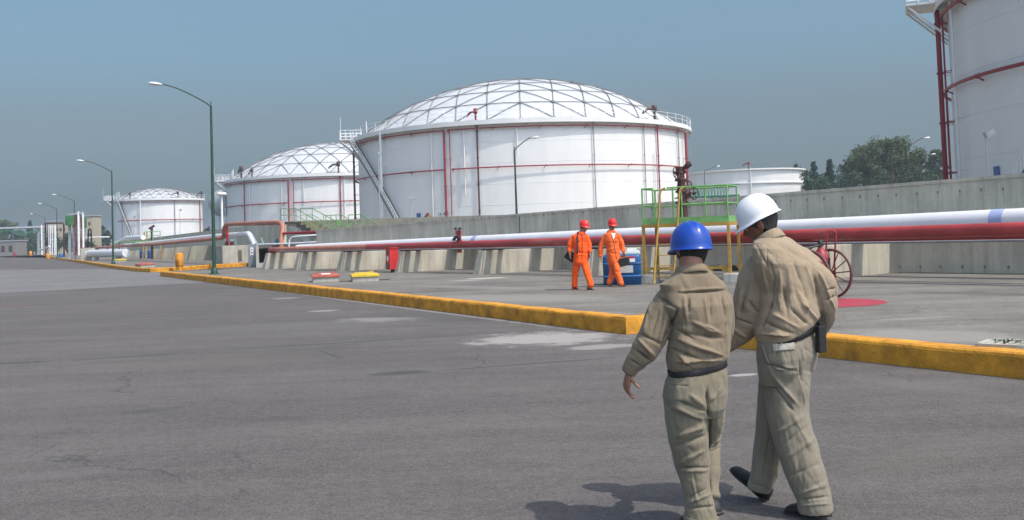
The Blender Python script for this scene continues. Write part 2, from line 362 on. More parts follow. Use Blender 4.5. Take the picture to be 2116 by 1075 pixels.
def concrete(name, col, holes=True, sz=1.1, hz=.62):
    """board-marked concrete, local X along the wall: vertical formwork marks, tie holes with drips, weather stains"""
    M = bpy.data.materials.new(name); M.use_nodes = True; t = M.node_tree; b = t.nodes['Principled BSDF']; L = t.links.new
    b.inputs['Roughness'].default_value = .9; b.inputs['Specular IOR Level'].default_value = .2
    tc = nn(t, 'ShaderNodeTexCoord'); sp_ = nn(t, 'ShaderNodeSeparateXYZ'); L(tc.outputs['Object'], sp_.inputs[0])
    def mth(op, a, bb=None, cc=None):
        n = nn(t, 'ShaderNodeMath', operation=op)
        for i, v in enumerate((a, bb, cc)):
            if v is None: continue
            if isinstance(v, (int, float)): n.inputs[i].default_value = v
            else: L(v, n.inputs[i])
        return n.outputs[0]
    def no(sc, st=(1, 1, 1), d=6, r=.65):
        mp = nn(t, 'ShaderNodeMapping'); mp.inputs['Scale'].default_value = st; L(tc.outputs['Object'], mp.inputs[0])
        n = nn(t, 'ShaderNodeTexNoise'); n.inputs['Scale'].default_value = sc; n.inputs['Detail'].default_value = d; n.inputs['Roughness'].default_value = r
        L(mp.outputs[0], n.inputs['Vector']); return n.outputs[0]
    a = no(.8); s1 = no(2.2, (1, 1, .12)); s2 = no(9, (1, 1, .06)); g = no(30)
    f = mth('ADD', mth('MULTIPLY', mth('SUBTRACT', a, .5), .9), mth('MULTIPLY', mth('SUBTRACT', s1, .5), .9))
    f = mth('ADD', f, mth('MULTIPLY', mth('SUBTRACT', s2, .5), .6)); f = mth('ADD', f, mth('MULTIPLY', mth('SUBTRACT', g, .5), .7)); f = mth('ADD', f, 1.0)
    if holes:
        jit = mth('MULTIPLY', no(.6), .25)
        fx = mth('SUBTRACT', mth('FRACT', mth('DIVIDE', mth('ADD', sp_.outputs[0], jit), sz)), .5)
        fz = mth('FRACT', mth('DIVIDE', mth('SUBTRACT', sp_.outputs[2], .35), hz*1.6))
        ax = mth('ABSOLUTE', mth('MULTIPLY', fx, sz))
        dz = mth('MULTIPLY', mth('SUBTRACT', fz, .8), hz*1.6)
        hole = mth('LESS_THAN', mth('ADD', mth('MULTIPLY', ax, ax), mth('MULTIPLY', mth('MULTIPLY', dz, dz), .45)), mth('MULTIPLY', no(1.7), .0022))
        drip = mth('MULTIPLY', mth('LESS_THAN', ax, mth('MULTIPLY', no(3, (1, 1, .4)), .04)), mth('MULTIPLY', mth('LESS_THAN', fz, .8), mth('GREATER_THAN', fz, mth('MULTIPLY', no(.9), .9))))
        k = mth('SUBTRACT', 1.0, mth('MULTIPLY', mth('MAXIMUM', hole, mth('MULTIPLY', drip, .32)), .5)); f = mth('MULTIPLY', f, k)
    c = nn(t, 'ShaderNodeMix', data_type='RGBA', blend_type='MULTIPLY'); c.inputs[0].default_value = 1; c.inputs[6].default_value = (*col, 1)
    cb = nn(t, 'ShaderNodeCombineColor')
    for i in range(3): L(f, cb.inputs[i])
    L(cb.outputs[0], c.inputs[7])
    # darker damp streaks running from the top
    r2 = nn(t, 'ShaderNodeValToRGB'); r2.color_ramp.elements[0].position = .58; r2.color_ramp.elements[1].position = .72; L(no(3.5, (1, 1, .05)), r2.inputs[0])
    x = nn(t, 'ShaderNodeMix', data_type='RGBA'); L(mth('MULTIPLY', r2.outputs[0], .55), x.inputs[0]); L(c.outputs[2], x.inputs[6]); x.inputs[7].default_value = (col[0]*.4, col[1]*.4, col[2]*.36, 1)
    L(x.outputs[2], b.inputs['Base Color'])
    bp = nn(t, 'ShaderNodeBump'); bp.inputs['Strength'].default_value = .35; bp.inputs['Distance'].default_value = .02; L(f, bp.inputs['Height']); L(bp.outputs[0], b.inputs['Normal'])
    MATS[name] = M; return M
M_conc = concrete('wall_concrete', (.50, .475, .395), sz=.58, hz=.62)
M_pier = concrete('support_concrete', (.37, .345, .285), holes=False)
M_dike = concrete('dike_concrete', (.42, .37, .29), sz=1.6, hz=.8)
M_block = concrete('pit_concrete', (.40, .385, .34), holes=False)

# ------------------------------------------------------------------ storage tanks
def tank_frame(xl, xr, R, depth_hint=None):
    al = math.atan((xl-CX)/F); ar = math.atan((xr-CX)/F); s = math.sin((ar-al)/2); D = R/s; c = (al+ar)/2
    return Vector((D*math.sin(c), D*math.cos(c), 0))
def az_at(c, R, px):     # azimuth (local angle) on the near side of the tank seen in image column px; tilt of verticals ignored
    a = math.atan((px-CX)/F); d = Vector((math.sin(a), math.cos(a), 0))
    bq = d.dot(c); disc = R*R-(c.length_squared-bq*bq)
    t = bq-math.sqrt(max(disc, 0)); p = d*t-c
    return math.atan2(p.y, p.x)
def storage_tank(c, R, H, rise, label, kind='dome', K=6, rings=(), verts=(), stair=None, deck=None, monitors=(), girder=None, group='white fuel storage tanks', cat='storage tank', z0=.2, plac=None, rail=None, off0=.13, brackets=False):
    t = empty('storage_tank', (c.x, c.y, z0), label=label, cat=cat, group=group)
    def pt(a, r, z): return Vector((math.cos(a)*r, math.sin(a)*r, z))
    n = 128
    b = MB(); zs = [0]; courses = 6
    for k in range(1, courses+1):
        z = H*k/courses
        if k < courses: zs += [z-.03, z-.03, z+.03, z+.03]
        else: zs.append(z)
    prof = [(R, 0)]
    for k in range(1, courses):
        z = H*k/courses; prof += [(R, z-.02), (R+.018, z-.012), (R+.018, z+.012), (R, z+.02)]
    prof += [(R, H)]
    if kind == 'open': prof += [(R-.1, H), (R-.1, H-3)]
    for i in range(len(prof)-1): b.lathe(prof[i:i+2], n=n)
    b.build('shell', M_tank, t)
    if kind == 'dome':
        RR = (R*R+rise*rise)/(2*rise); R1 = R-.1; amax = math.asin(R1/RR)
        def dp(rho, a, lift=0):
            th = amax*rho; return Vector((math.cos(a)*(RR+lift)*math.sin(th), math.sin(a)*(RR+lift)*math.sin(th), H+.05+(RR+lift)*math.cos(th)-RR*math.cos(amax)))
        off = off0
        def node(k, i, lift=0):
            if k == 0: return dp(0, 0, lift)
            return dp(k/K, off+2*math.pi*(i % (6*k))/(6*k), lift)
        edges = set(); tris = []
        for k in range(K):
            for s in range(6):
                for j in range(k+1):
                    a = (k+1, s*(k+1)+j); b2 = (k+1, s*(k+1)+j+1); c2 = (k, s*k+j)
                    tris.append((a, b2, c2))
                    if j < k: tris.append((c2, b2, (k, s*k+j+1)))
        def norm(q): return (q[0], q[1] % (6*q[0]) if q[0] else 0)
        mbD = MB(); mr = MB(); md = MB()
        for T in tris:
            T = [norm(q) for q in T]
            ps = [node(*q) for q in T]
            # each panel slightly crowned, so its facets catch the light
            cen = sum(ps, Vector())/3; mid = [(ps[i]+ps[(i+1) % 3])/2 for i in range(3)]
            def up(v, l):
                d = (v-Vector((0, 0, H-RR*math.cos(amax)))).normalized(); return Vector((0, 0, H+.05-RR*math.cos(amax)))+d*(RR+l)
            cen = up(cen, .05); mid = [up(q, 0.0) for q in mid]
            vs = [ps[0], mid[0], ps[1], mid[1], ps[2], mid[2], cen]
            mbD.add(vs, [(i, (i+1) % 6, 6) for i in range(6)])
            for i in range(3):
                e_ = tuple(sorted((T[i], T[(i+1) % 3]))); edges.add(e_)
        mbD.build('dome_roof', M_dome, t)
        for (p, q) in sorted(edges):
            ring = p[0] == q[0]; wd = .055 if ring else .075
            a = node(*p, lift=.12); b2 = node(*q, lift=.12); m_ = up((a+b2)/2, .12)
            mr.bar(a, m_, wd, .1); mr.bar(m_, b2, wd, .1)
        for k in range(1, K+1):
            for i in range(6*k):
                nd = node(k, i, .1); d = (nd-Vector((0, 0, H-RR*math.cos(amax)))).normalized()
                mr.lathe([(0.001, .12), (.26, .1), (.26, 0), (0.001, 0)], nd, 6, d, False)
        mr.build('dome_ribs', M_rib, t)
        # small gauge hatches on the dome
        # eave trim
        b = MB().lathe([(R-.2, H+.12), (R+.75, H+.12), (R+.78, H+.1), (R+.78, H-.42), (R+.74, H-.45), (R+.72, H-.02), (R, H-.02)], n=n, sharp=True)
        b.build('eave_walkway', M_tank, t)
        if brackets:
            for i in range(44):
                a = rail[0]+(rail[1]-rail[0])*i/43; b = MB(); b.bar(pt(a, R, H-1.05), pt(a, R+.7, H-.1), .05, .1); b.build('eave_bracket', M_tank, t)
        b = MB(); rl = rail or (0, 2*math.pi)
        for zz in (.55, 1.05):
            k = 160; b.tube([pt(rl[0]+(rl[1]-rl[0])*i/k, R+.7, H+.12+zz) for i in range(k+1)], .028, 5, caps=False)
        k = max(8, int((rl[1]-rl[0])*R/2.2))
        for i in range(k+1):
            a = rl[0]+(rl[1]-rl[0])*i/k; b.tube([pt(a, R+.7, H+.1), pt(a, R+.7, H+1.2)], .032, 5)
        b.build('eave_railing', M_white, t)
    else:
        b = MB().lathe([(R, H+.02), (R+.45, H+.02), (R+.5, H), (R+.5, H-.25), (R+.4, H-.3), (R, H-.22)], n=n, sharp=True); b.build('top_rim', M_tank, t)
        zg = H*.78; b = MB().lathe([(R, zg+.05), (R+.3, zg+.05), (R+.3, zg-.1), (R, zg-.12)], n=n, sharp=True); b.build('stiffening_ring', M_tank, t)
        b = MB().lathe([(0.001, H-2.6), (R-.15, H-2.6)], n=64); b.build('floating_roof', M_galv, t)
    for (z, a0, a1, r) in rings:        # water ring pipes
        b = MB(); k = max(8, int(abs(a1-a0)*R/.6)); rr = R+.42
        b.tube([pt(a0+(a1-a0)*i/k, rr, z) for i in range(k+1)], r, 8)
        for i in range(0, k+1, 9):
            a = a0+(a1-a0)*i/k; b.bar(pt(a, R, z-.25), pt(a, rr, z-.02), .05, .08); b.lathe([(r*1.5, -.06), (r*1.5, .06)], pt(a+.01, rr, z), 8, Vector((-math.sin(a), math.cos(a), 0)))
        b.build('water_ring', M_redring, t)
    for v in verts:
        a, z1, z2, r, m_, nm = v[:6]; rr = R+.25+(v[6] if len(v) > 6 else 0)
        b = MB(); pts = [pt(a, rr, z1), pt(a, rr, z2)]
        b.tube(pts, r, 8)
        z = z1+1.2
        while z < z2-.5:
            b.bar(pt(a, R, z), pt(a, rr, z), .05, .05); b.lathe([(r*1.45, -.05), (r*1.45, .05)], pt(a, rr, z), 8); z += 3.1
        b.build(nm, m_, t)
    if stair:
        aa_, zt = stair; a0, a1 = aa_[0], aa_[-1]; AF = lambda f: aa_[min(int(f*(len(aa_)-1)), len(aa_)-2)]+(aa_[min(int(f*(len(aa_)-1)), len(aa_)-2)+1]-aa_[min(int(f*(len(aa_)-1)), len(aa_)-2)])*(f*(len(aa_)-1)-min(int(f*(len(aa_)-1)), len(aa_)-2)); b = MB(); hr = MB(); k = 52; r1, r2 = R+.25, R+1.15
        for i in range(k):
            f = i/(k-1); a = AF(f); z = .3+(zt-.3)*f; da = abs(a1-a0)/k*.55
            q = [pt(a, r1, z), pt(a+math.copysign(da, a1-a0), r1, z), pt(a+math.copysign(da, a1-a0), r2, z), pt(a, r2, z)]
            b.add(q+[v-Vector((0, 0, .05)) for v in q], [(0, 1, 2, 3), (7, 6, 5, 4), (0, 4, 5, 1), (1, 5, 6, 2), (2, 6, 7, 3), (3, 7, 4, 0)])
        for r in (r1, r2):
            pts = [pt(AF(i/40), r, .2+(zt-.3)*i/40) for i in range(41)]
            for i in range(40): b.bar(pts[i], pts[i+1], .06, .26)
        for i in range(41):
            a = AF(i/40); z = .2+(zt-.3)*i/40
            hr.tube([pt(a, r2, z), pt(a, r2, z+1.15)], .025, 5)
        for zz in (.6, 1.15): hr.tube([pt(AF(i/40), r2, .2+(zt-.3)*i/40+zz) for i in range(41)], .03, 5)
        b.build('spiral_stair', M_stair, t); hr.build('stair_handrail', M_white, t)
    if deck:                            # the platform at the head of the stair
        a, hw = deck; b = MB(); hr = MB()
        rad = Vector((math.cos(a), math.sin(a), 0)); tan = Vector((-math.sin(a), math.cos(a), 0)); mt = Matrix((rad, tan, Vector((0, 0, 1)))).transposed()
        base = rad*(R+.9)+Vector((0, 0, H+.05)); b.box(base, (3.0, hw*2, .14), m=mt)
        for u in (-hw+.2, 0, hw-.2): b.bar(rad*(R)+tan*u+Vector((0, 0, H-2.2)), rad*(R+2.3)+tan*u+Vector((0, 0, H)), .12, .12)
        b.build('stair_landing', M_tank, t)
        crn = [rad*(R-.5)+tan*(-hw), rad*(R+2.35)+tan*(-hw), rad*(R+2.35)+tan*hw, rad*(R-.5)+tan*hw]
        crn = [q+Vector((0, 0, H+.1)) for q in crn]
        for zz in (.4, .8, 1.2):
            for i in range(3): hr.tube([crn[i]+Vector((0, 0, zz)), crn[i+1]+Vector((0, 0, zz))], .04, 5)
        for i in range(3):
            k = int((crn[i+1]-crn[i]).length/.9)+1
            for j in range(k+1): q = crn[i].lerp(crn[i+1], j/k); hr.tube([q, q+Vector((0, 0, 1.25))], .04, 5)
        q = rad*(R-1.2)+Vector((0, 0, H+.1))                      # raised gauge platform and mast
        for u in (-hw, -hw*.3, hw*.5, hw*1.2): hr.tube([q+tan*u, q+tan*u+Vector((0, 0, 2.3))], .05, 5)
        for zz in (1.3, 1.8, 2.3): hr.tube([q+tan*-hw+Vector((0, 0, zz)), q+tan*hw*1.2+Vector((0, 0, zz))], .045, 5)
        hr.tube([crn[1], crn[1]+Vector((0, 0, 1.2)), crn[1]+tan*.1+Vector((0, 0, 3.6))], .03, 5)
        hr.build('landing_railing', M_white, t)
    for (a, sc) in monitors:            # red foam chambers on the eave
        b = MB(); q = pt(a, R+.5, H-.1); rad = pt(a, 1, 0); tan = Vector((-math.sin(a), math.cos(a), 0))
        b.tube([q, q+Vector((0, 0, 1.25*sc))], .12*sc, 8); b.lathe([(.01, 1.0*sc), (.24*sc, 1.02*sc), (.24*sc, 1.6*sc), (.01, 1.65*sc)], q, 10)
        b.tube(arcpts([q+Vector((0, 0, 1.25*sc)), q+Vector((0, 0, 1.25*sc))-tan*.7*sc-rad*.3, q+Vector((0, 0, .8*sc))-tan*1.25*sc-rad*.6], .2), .13*sc, 8)
        b.build('foam_chamber', M_darkmetal if sc > 1.05 else M_redring, t)
    if plac:
        for (a, z, wd, shape, cols) in plac:
            rr = R+.06; q = pt(a, rr, z); tan = Vector((-math.sin(a), math.cos(a), 0)); U = Vector((0, 0, 1)); o_ = pt(a, 1, 0)
            if shape == 'square':
                MB().box(q, (.05, wd, wd), m=Matrix((o_, tan, U)).transposed()).build('placard', cols[0], t)
            elif shape == 'diamond':
                pl = empty('hazard_placard'); pl.parent = t; h = wd/2
                for (du, dv, cm) in ((0, h, cols[0]), (-h, 0, cols[1]), (h, 0, cols[2]), (0, -h, cols[3])):
                    cc = q+tan*du+U*dv; vs = [cc+tan*-h, cc+U*-h, cc+tan*h, cc+U*h]
                    MB().add(vs+[v+o_*.03 for v in vs], [(0, 1, 2, 3), (7, 6, 5, 4), (0, 4, 5, 1), (1, 5, 6, 2), (2, 6, 7, 3), (3, 7, 4, 0)]).build('hazard_diamond', cm, pl)
    return t
M_bluesign = mat('blue_sign', (.05, .09, .30), .5, var=.05); M_redsign = mat('red_sign', (.5, .02, .02), .5, var=.05); M_yellowsign = mat('yellow_sign', (.75, .45, .02), .5, var=.05)
M_stair = mat('stair_steel', (.16, .17, .17), .6, .2, var=.15)
M_grayline = mat('grey_conduit', (.25, .24, .25), .5, var=.1)

# main tank
R1 = 22.5; c1 = tank_frame(742, 1422, R1); A1 = lambda x: az_at(c1, R1, x)
D1n = c1.length-R1
def zeye(px, py, depth): return P(px, py, depth).z
HT1 = zeye(1085, 247, (c1.y-R1)) - .2
zr1 = zeye(1080, 261.7, c1.y-R1)-.2; zr2 = zeye(1068, 344, c1.y-R1)-.2
aL = A1(742.5)-.25; aR = A1(1420)+.15
vb = [(A1(990.5), 0, HT1-.2, .10, M_darkmetal, 'riser_pipe'), (A1(924), 0, zr1, .13, M_redring, 'riser_pipe', .15), (A1(934), 0, zr1-.1, .05, M_redring, 'riser_pipe'),
      (A1(799), 0, HT1, .17, M_tank, 'vent_pipe', .5), (A1(896), 0, HT1-.2, .09, M_tank, 'vent_pipe'), (A1(963), HT1*.42, HT1-.2, .08, M_tank, 'vent_pipe'), (A1(1072), HT1*.72, HT1-.2, .08, M_tank, 'vent_pipe'),
      (A1(1229), 0, HT1-.2, .06, M_grayline, 'conduit'), (A1(1332), 0, HT1-.2, .06, M_grayline, 'conduit'), (A1(1360), 0, HT1-.1, .09, M_redring, 'riser_pipe'),
      (A1(1352), 0, HT1*.75, .05, M_tank, 'vent_pipe'), (A1(1402), 0, HT1-.3, .08, M_grayline, 'conduit'), (A1(1414), 0, zr1, .17, M_redring, 'riser_pipe', .2), (A1(1421), 0, HT1-.6, .06, M_grayline, 'conduit', .3),
      (A1(743)-.02, 0, HT1-1.4, .14, M_darkmetal, 'riser_pipe', .4)]
tank1 = storage_tank(c1, R1, HT1, 7.8, 'largest white storage tank in the centre with a lattice dome and thin red pipes', rings=[(zr1, aL, A1(924), .085), (zr1, A1(931), A1(1412), .08), (zr2, aL, A1(922), .085), (zr2, A1(938), A1(1411), .08)],
    verts=vb, stair=([A1(856-i*6) for i in range(19)]+[A1(746)-.05], HT1-.4), deck=(A1(743)-.09, 2.3), monitors=[(A1(990), 1.0), (A1(1352), 1.25)], rail=(A1(742)-.4, A1(1422)+.5),
    brackets=True, off0=math.atan2(-c1.y,-c1.x)+.0, plac=[(A1(864), zeye(864, 444.5, c1.y-R1)-.2, .62, 'square', (M_bluesign,)), (A1(882.5), zeye(882.5, 446.5, c1.y-R1)-.2, .5, 'diamond', (M_redsign, M_bluesign, M_yellowsign, M_white))])
# tank number stencilled on the shell
def stencil(txt, tank, R, a, z, size, m):
    cu = bpy.data.curves.new('tank_number', 'FONT'); cu.body = txt; cu.size = size; cu.extrude = .01; cu.align_x = 'CENTER'
    tmp = bpy.data.objects.new('tmp', cu); COL.objects.link(tmp); bpy.context.view_layer.update()
    me = bpy.data.meshes.new_from_object(tmp.evaluated_get(bpy.context.evaluated_depsgraph_get())); bpy.data.objects.remove(tmp)
    for v in me.vertices:
        aa = a+v.co.x/R; rr = R+.03+v.co.z; v.co = Vector((math.cos(aa)*rr, math.sin(aa)*rr, z+v.co.y))
    me.materials.clear(); me.materials.append(m); o = bpy.data.objects.new('tank_number', me); COL.objects.link(o); o.parent = tank; return o
zs_ = zeye(910, 444.5, c1.y-R1)-.2; stencil('13', tank1, R1, A1(907), zs_, .5, M_black); stencil('###', tank1, R1, A1(920), zs_+.05, .4, M_black)

# second tank behind
R2 = 22.5; c2 = tank_frame(468, 909, R2); A2 = lambda x: az_at(c2, R2, x)
HT2 = zeye(693, 359, c2.y-R2)-.2; zb1 = zeye(690, 369, c2.y-R2)-.2; zb2 = zeye(690, 416, c2.y-R2)-.2
vb = [(A2(506), 0, HT2-.2, .11, M_redring, 'riser_pipe'), (A2(517), 0, HT2-.2, .1, M_tank, 'vent_pipe'), (A2(598), 0, zb1, .17, M_redring, 'riser_pipe', .3), (A2(607), 0, zb1, .07, M_redring, 'riser_pipe'), (A2(583), HT2*.4, HT2, .1, M_tank, 'vent_pipe'),
      (A2(628), HT2*.6, HT2, .1, M_tank, 'vent_pipe'), (A2(703), 0, HT2, .12, M_redring, 'riser_pipe'), (A2(711), 0, HT2, .1, M_tank, 'vent_pipe')]
storage_tank(c2, R2, HT2, 8.0, 'domed white tank partly hidden behind the left side of the largest tank', rings=[(zb1, A2(470)-.1, A2(598), .1), (zb1, A2(604), A2(760), .1), (zb2, A2(470)-.1, A2(598), .1), (zb2, A2(606), A2(760), .1)],
    verts=vb, deck=(A2(469)-.05, 3.2), monitors=[(A2(506)-.02, 1.6), (A2(525), 1.2), (A2(700), 1.5)], rail=(A2(468)-.4, A2(900)))
# third, small and far
R3 = 12.0; c3 = tank_frame(232, 417, R3); A3 = lambda x: az_at(c3, R3, x); dn3 = c3.y*(1-R3/c3.length)
HT3 = zeye(334, 410, dn3)-.2; zc2 = zeye(334, 454, dn3)-.2
storage_tank(c3, R3, HT3, 3.4, 'small far white tank with a low domed roof, between the two nearest lamp posts', K=5, rings=[(zc2, A3(246), A3(414), .12), (HT3-1.0, A3(250), A3(410), .08)],
    verts=[(A3(290), 0, HT3+.2, .16, M_tank, 'vent_pipe', .3), (A3(410), 0, HT3, .12, M_redring, 'riser_pipe'), (A3(252), 0, HT3, .1, M_grayline, 'conduit'), (A3(359), 0, HT3, .09, M_grayline, 'conduit')],
    stair=([A3(284-i*4) for i in range(10)], HT3-.4), deck=(A3(234)-.05, 2.2), monitors=[(A3(412), 1.4), (A3(270), 1.2), (A3(365), 1.2)], rail=(A3(232)-.3, A3(417)+.3))
# fourth, open topped
R4 = 12.0; c4 = tank_frame(1417, 1663, R4); A4 = lambda x: az_at(c4, R4, x)
HT4 = zeye(1544, 349, c4.y-R4)-.2
t4 = storage_tank(c4, R4, HT4, 0, 'open-topped plain white tank with a rim band, to the right of the largest tank', kind='open', verts=[(A4(1552), 0, HT4+.2, .12, M_tank, 'vent_pipe')], monitors=[(A4(1549), .9)])
# fifth, near on the right
R5 = 17.0; zq = zr2+.2-EYE
dd = zq*F/(453.5-194); az = math.atan((1976-CX)/F); tl = dd/math.cos(az); D5 = math.sqrt(tl*tl+R5*R5); ca = az+math.asin(R5/D5)
c5 = Vector((D5*math.sin(ca), D5*math.cos(ca), 0)); A5 = lambda x: az_at(c5, R5, x)
HT5 = HT1
aS = A5(1981); sg = -1 if A5(2060) < aS else 1
vb = [(aS-.03*(-1), 0, HT5-.3, .12, M_redring, 'riser_pipe', .1)]
a_l = A5(1977)
storage_tank(c5, R5, HT5, 6.5, 'tall near white tank with a thick red riser, at the right edge', rings=[(zr1, a_l-.35, a_l+1.9, .11), (zr2, a_l+.07, a_l+1.9, .11), (zr2, a_l-.45, a_l-.03, .08)],
    verts=[(a_l+.012, 0, HT5-.3, .16, M_redring, 'riser_pipe', .35), (a_l+.06, 0, zr1, .06, M_redring, 'riser_pipe', .15), (a_l+.075, 0, zr2, .05, M_redring, 'riser_pipe', .15), (a_l+.20, 0, HT5-.3, .1, M_tank, 'vent_pipe', .1), (a_l-.06, 0, HT5-.3, .1, M_tank, 'vent_pipe', .3)],
    stair=([A5(2084), A5(2084)+.5], HT5*.8), deck=(a_l-.02, 1.5), rail=(a_l-.3, a_l+2), plac=[(A5(2063), zeye(2063, 357, dd*.9)-.2, .5, 'square', (M_bluesign,))])
# spherical tank behind the second one
ps = P(459, 420, 215)
t = empty('spherical_tank', (ps.x, ps.y, 0), label='silver sphere tank peeking out behind the second domed tank', cat='storage tank')
b = MB(); rs_ = 2.9; b.lathe([(max(.001, rs_*math.sin(math.pi*i/16)), ps.z-rs_*math.cos(math.pi*i/16)) for i in range(17)], n=24); b.build('sphere_vessel', M_galv, t)
b = MB()
for i in range(6):
    a = i*math.pi/3; b.tube([(math.cos(a)*rs_*.9, math.sin(a)*rs_*.9, 0), (math.cos(a)*rs_*.9, math.sin(a)*rs_*.9, ps.z)], .15, 6)
b.build('support_column', M_white, t)

# ------------------------------------------------------------------ retaining wall, supports, pipelines (frame W)
def wobj(name, label=None, cat=None, group=None, s=0, n=0):
    p = W(s, n); return empty(name, (p.x, p.y, PZ), WROT, label, cat, group)
s_l = s_at(655); s_r = 34.0
def walltop(s):
    # the wall's top edge steps evenly from the left end to the right
    return wt0+(wt1-wt0)*(s-s_l)/(s_at(2100)-s_l)
wt0 = z_at(s_l, 0, 478); wt1 = z_at(s_at(2100), 0, 364.5+.0785*16)
t = wobj('retaining_wall', 'long grey concrete wall with tie-hole stains running behind the pipelines', 'wall')
b = MB(); z0w, z1w = walltop(s_l), walltop(s_r)
vs = []
for s, z in ((s_l, z0w), (s_r, z1w)):
    vs += [(s, 0, -.4), (s, .3, -.4), (s, .3, z), (s, 0, z)]
b.add(vs, [(0, 1, 2, 3)[::-1], (4, 5, 6, 7), (0, 3, 7, 4), (3, 2, 6, 7), (2, 1, 5, 6), (1, 0, 4, 5)]); b.build('wall_body', M_conc, t)
b = MB()
for i in range(2):
    pass
vs = []
for s, z in ((s_l-.02, z0w), (s_r, z1w)):
    vs += [(s, -.03, z-.02), (s, .34, z-.02), (s, .34, z+.07), (s, -.03, z+.07)]
b.add(vs, [(0, 1, 2, 3)[::-1], (4, 5, 6, 7), (0, 3, 7, 4), (3, 2, 6, 7), (2, 1, 5, 6), (1, 0, 4, 5)]); b.build('coping', M_conc, t)
for x in (1077,):
    s = s_at(x); z = walltop(s); MB().box((s, -.006, z/2-.1), (.025, .02, z+.1)).build('expansion_joint', M_black, t)
# inner pad behind the wall, raised, and the cross dike
def WX(s, n): p = W(s, n); return (p.x, p.y)
o = MB().add([(*WX(-16, .3), PZ+.001), (*WX(60, .3), PZ+.001), (260, 60, PZ+.001), (260, 330, PZ+.001), (-60, 330, PZ+.001), (-48, 150, PZ+.001)], [(0, 1, 2, 3, 4, 5)]).build('tank_yard_ground', M_dirt)
tag(o, kind='structure')
pd0 = P(600, 457, 98); pd1 = P(1062, 443.5, 84); dv = (pd1-pd0); ang = math.atan2(dv.y, dv.x)
t = empty('dike_wall', (pd0.x, pd0.y, 0), ang, 'low sunlit beige concrete dike in front of the largest tank\'s foot', 'wall')
L_ = math.hypot(dv.x, dv.y)
MB().add([(x, y, z) for x in (0, L_) for y, z in ((0, 0), (.3, 0), (.3, (pd0.z if x == 0 else pd1.z)), (0, (pd0.z if x == 0 else pd1.z)))], [(0, 1, 2, 3)[::-1], (4, 5, 6, 7), (0, 3, 7, 4), (3, 2, 6, 7), (2, 1, 5, 6), (1, 0, 4, 5)]).build('wall_body', M_dike, t)
# left wall beyond the pit
lw0 = G(586, 543.6); lw1 = G(262, 528.5); dl = (lw1-lw0); L_ = dl.length; ang = math.atan2(-dl.y, -dl.x)
zt0 = P(586, 458, lw0.y).z; zt1 = P(262, 498, lw1.y).z
t = empty('retaining_wall', (lw1.x, lw1.y, 0), ang, 'far concrete wall left of the green stairs, below the second tank', 'wall')
MB().add([(x, y, z) for x, zt in ((0, zt1), (L_, zt0)) for y, z in ((0, 0), (.3, 0), (.3, zt), (0, zt))], [(0, 1, 2, 3)[::-1], (4, 5, 6, 7), (0, 3, 7, 4), (3, 2, 6, 7), (2, 1, 5, 6), (1, 0, 4, 5)]).build('wall_body', M_conc, t)

# concrete pipe supports; the pipes close in on the wall a little towards the left
SH = .045
def NN(s, n0): return n0-SH*s
def s_on(px, n0):
    lo, hi = -120.0, 46.0
    for _ in range(60):
        m_ = (lo+hi)/2
        if PX(W(m_, NN(m_, n0)))[0] < px: lo = m_
        else: hi = m_
    return lo
NF0 = -4.0
pier_px = [(655, 548), (731, 612), (835, 697), (970, 826), (1156, 978), (1396, None), (1845, None)]
ptop = z_at(s_at(1156), -2, 514.5)
labs = ['first concrete pipe support at the left end of the pipes', 'second concrete pipe support from the left end of the pipes', 'concrete pipe support left of the red extinguisher cabinet',
        'concrete pipe support right of the red extinguisher cabinet, left of the red valve', 'concrete pipe support just left of the two workers in orange', 'concrete pipe support behind the blue drum and green platform', 'concrete pipe support behind the wheeled extinguisher, last on the right']
for i, (xw, xf) in enumerate(pier_px):
    s = s_at(xw)
    t = wobj('pipe_support', labs[i], 'pipe support', 'concrete supports under the pipelines', s=s, n=0)
    b = MB(); th = .34; tb = .42; NF = NN(s, NF0)
    prof = [(NF-.12, -.3, tb), (0, -.3, tb), (0, ptop, th), (NF+.22, ptop, th)]
    vs = [(-h/2, y, z) for y, z, h in prof]+[(h/2, y, z) for y, z, h in prof]
    b.add(vs, [(0, 1, 2, 3), (7, 6, 5, 4), (0, 3, 7, 4), (3, 2, 6, 7), (2, 1, 5, 6), (1, 0, 4, 5)]); b.build('support_slab', M_pier, t, bevel=.02)
    for n_, wd in ((-3.45, .4), (-2.95, .35), (-1.2, .7)): MB().box((0, NN(s, n_), ptop+.02), (.3, wd, .05)).build('pipe_shoe', M_darkmetal, t)
# pipelines
def zline(px0, py0, px1, py1, n):       # heights (platform-relative) at two photo points for a line at offset n
    sa, sb = s_on(px0, n), s_on(px1, n); return sa, z_at(sa, NN(sa, n), py0), sb, z_at(sb, NN(sb, n), py1)
def pipe_run(name, n, px0, py0, px1, py1, r, m, sl, sr, label, cat='pipeline', end=None):
    sa, za, sb, zb = zline(px0, py0, px1, py1, n)
    zz = lambda s: za+(zb-za)*(s-sa)/(sb-sa)
    t = wobj(name, label, cat)
    pts = [Vector((sl+(sr-sl)*i/24, NN(sl+(sr-sl)*i/24, n), zz(sl+(sr-sl)*i/24))) for i in range(25)]
    if end: pts = end(pts[0])+pts[0:]
    b = MB().tube(pts, r, 24)
    b.build('pipe', m, t)
    # weld bands
    b = MB(); s = sl+5
    while s < sr:
        b.lathe([(r+.001, -.02), (r+.006, -.012), (r+.006, .012), (r+.001, .02)], (s, NN(s, n), zz(s)), 24, (1, -SH, 0)); s += 6.0
    b.build('weld_band', m, t)
    return t, zz
rr_ = .145
sR = 34
def redend(p): return [p+Vector((-.15, 1.3, -.02)), p+Vector((-.3, .75, 0)), p+Vector((-.28, .3, 0)), p+Vector((-.12, .06, 0))]
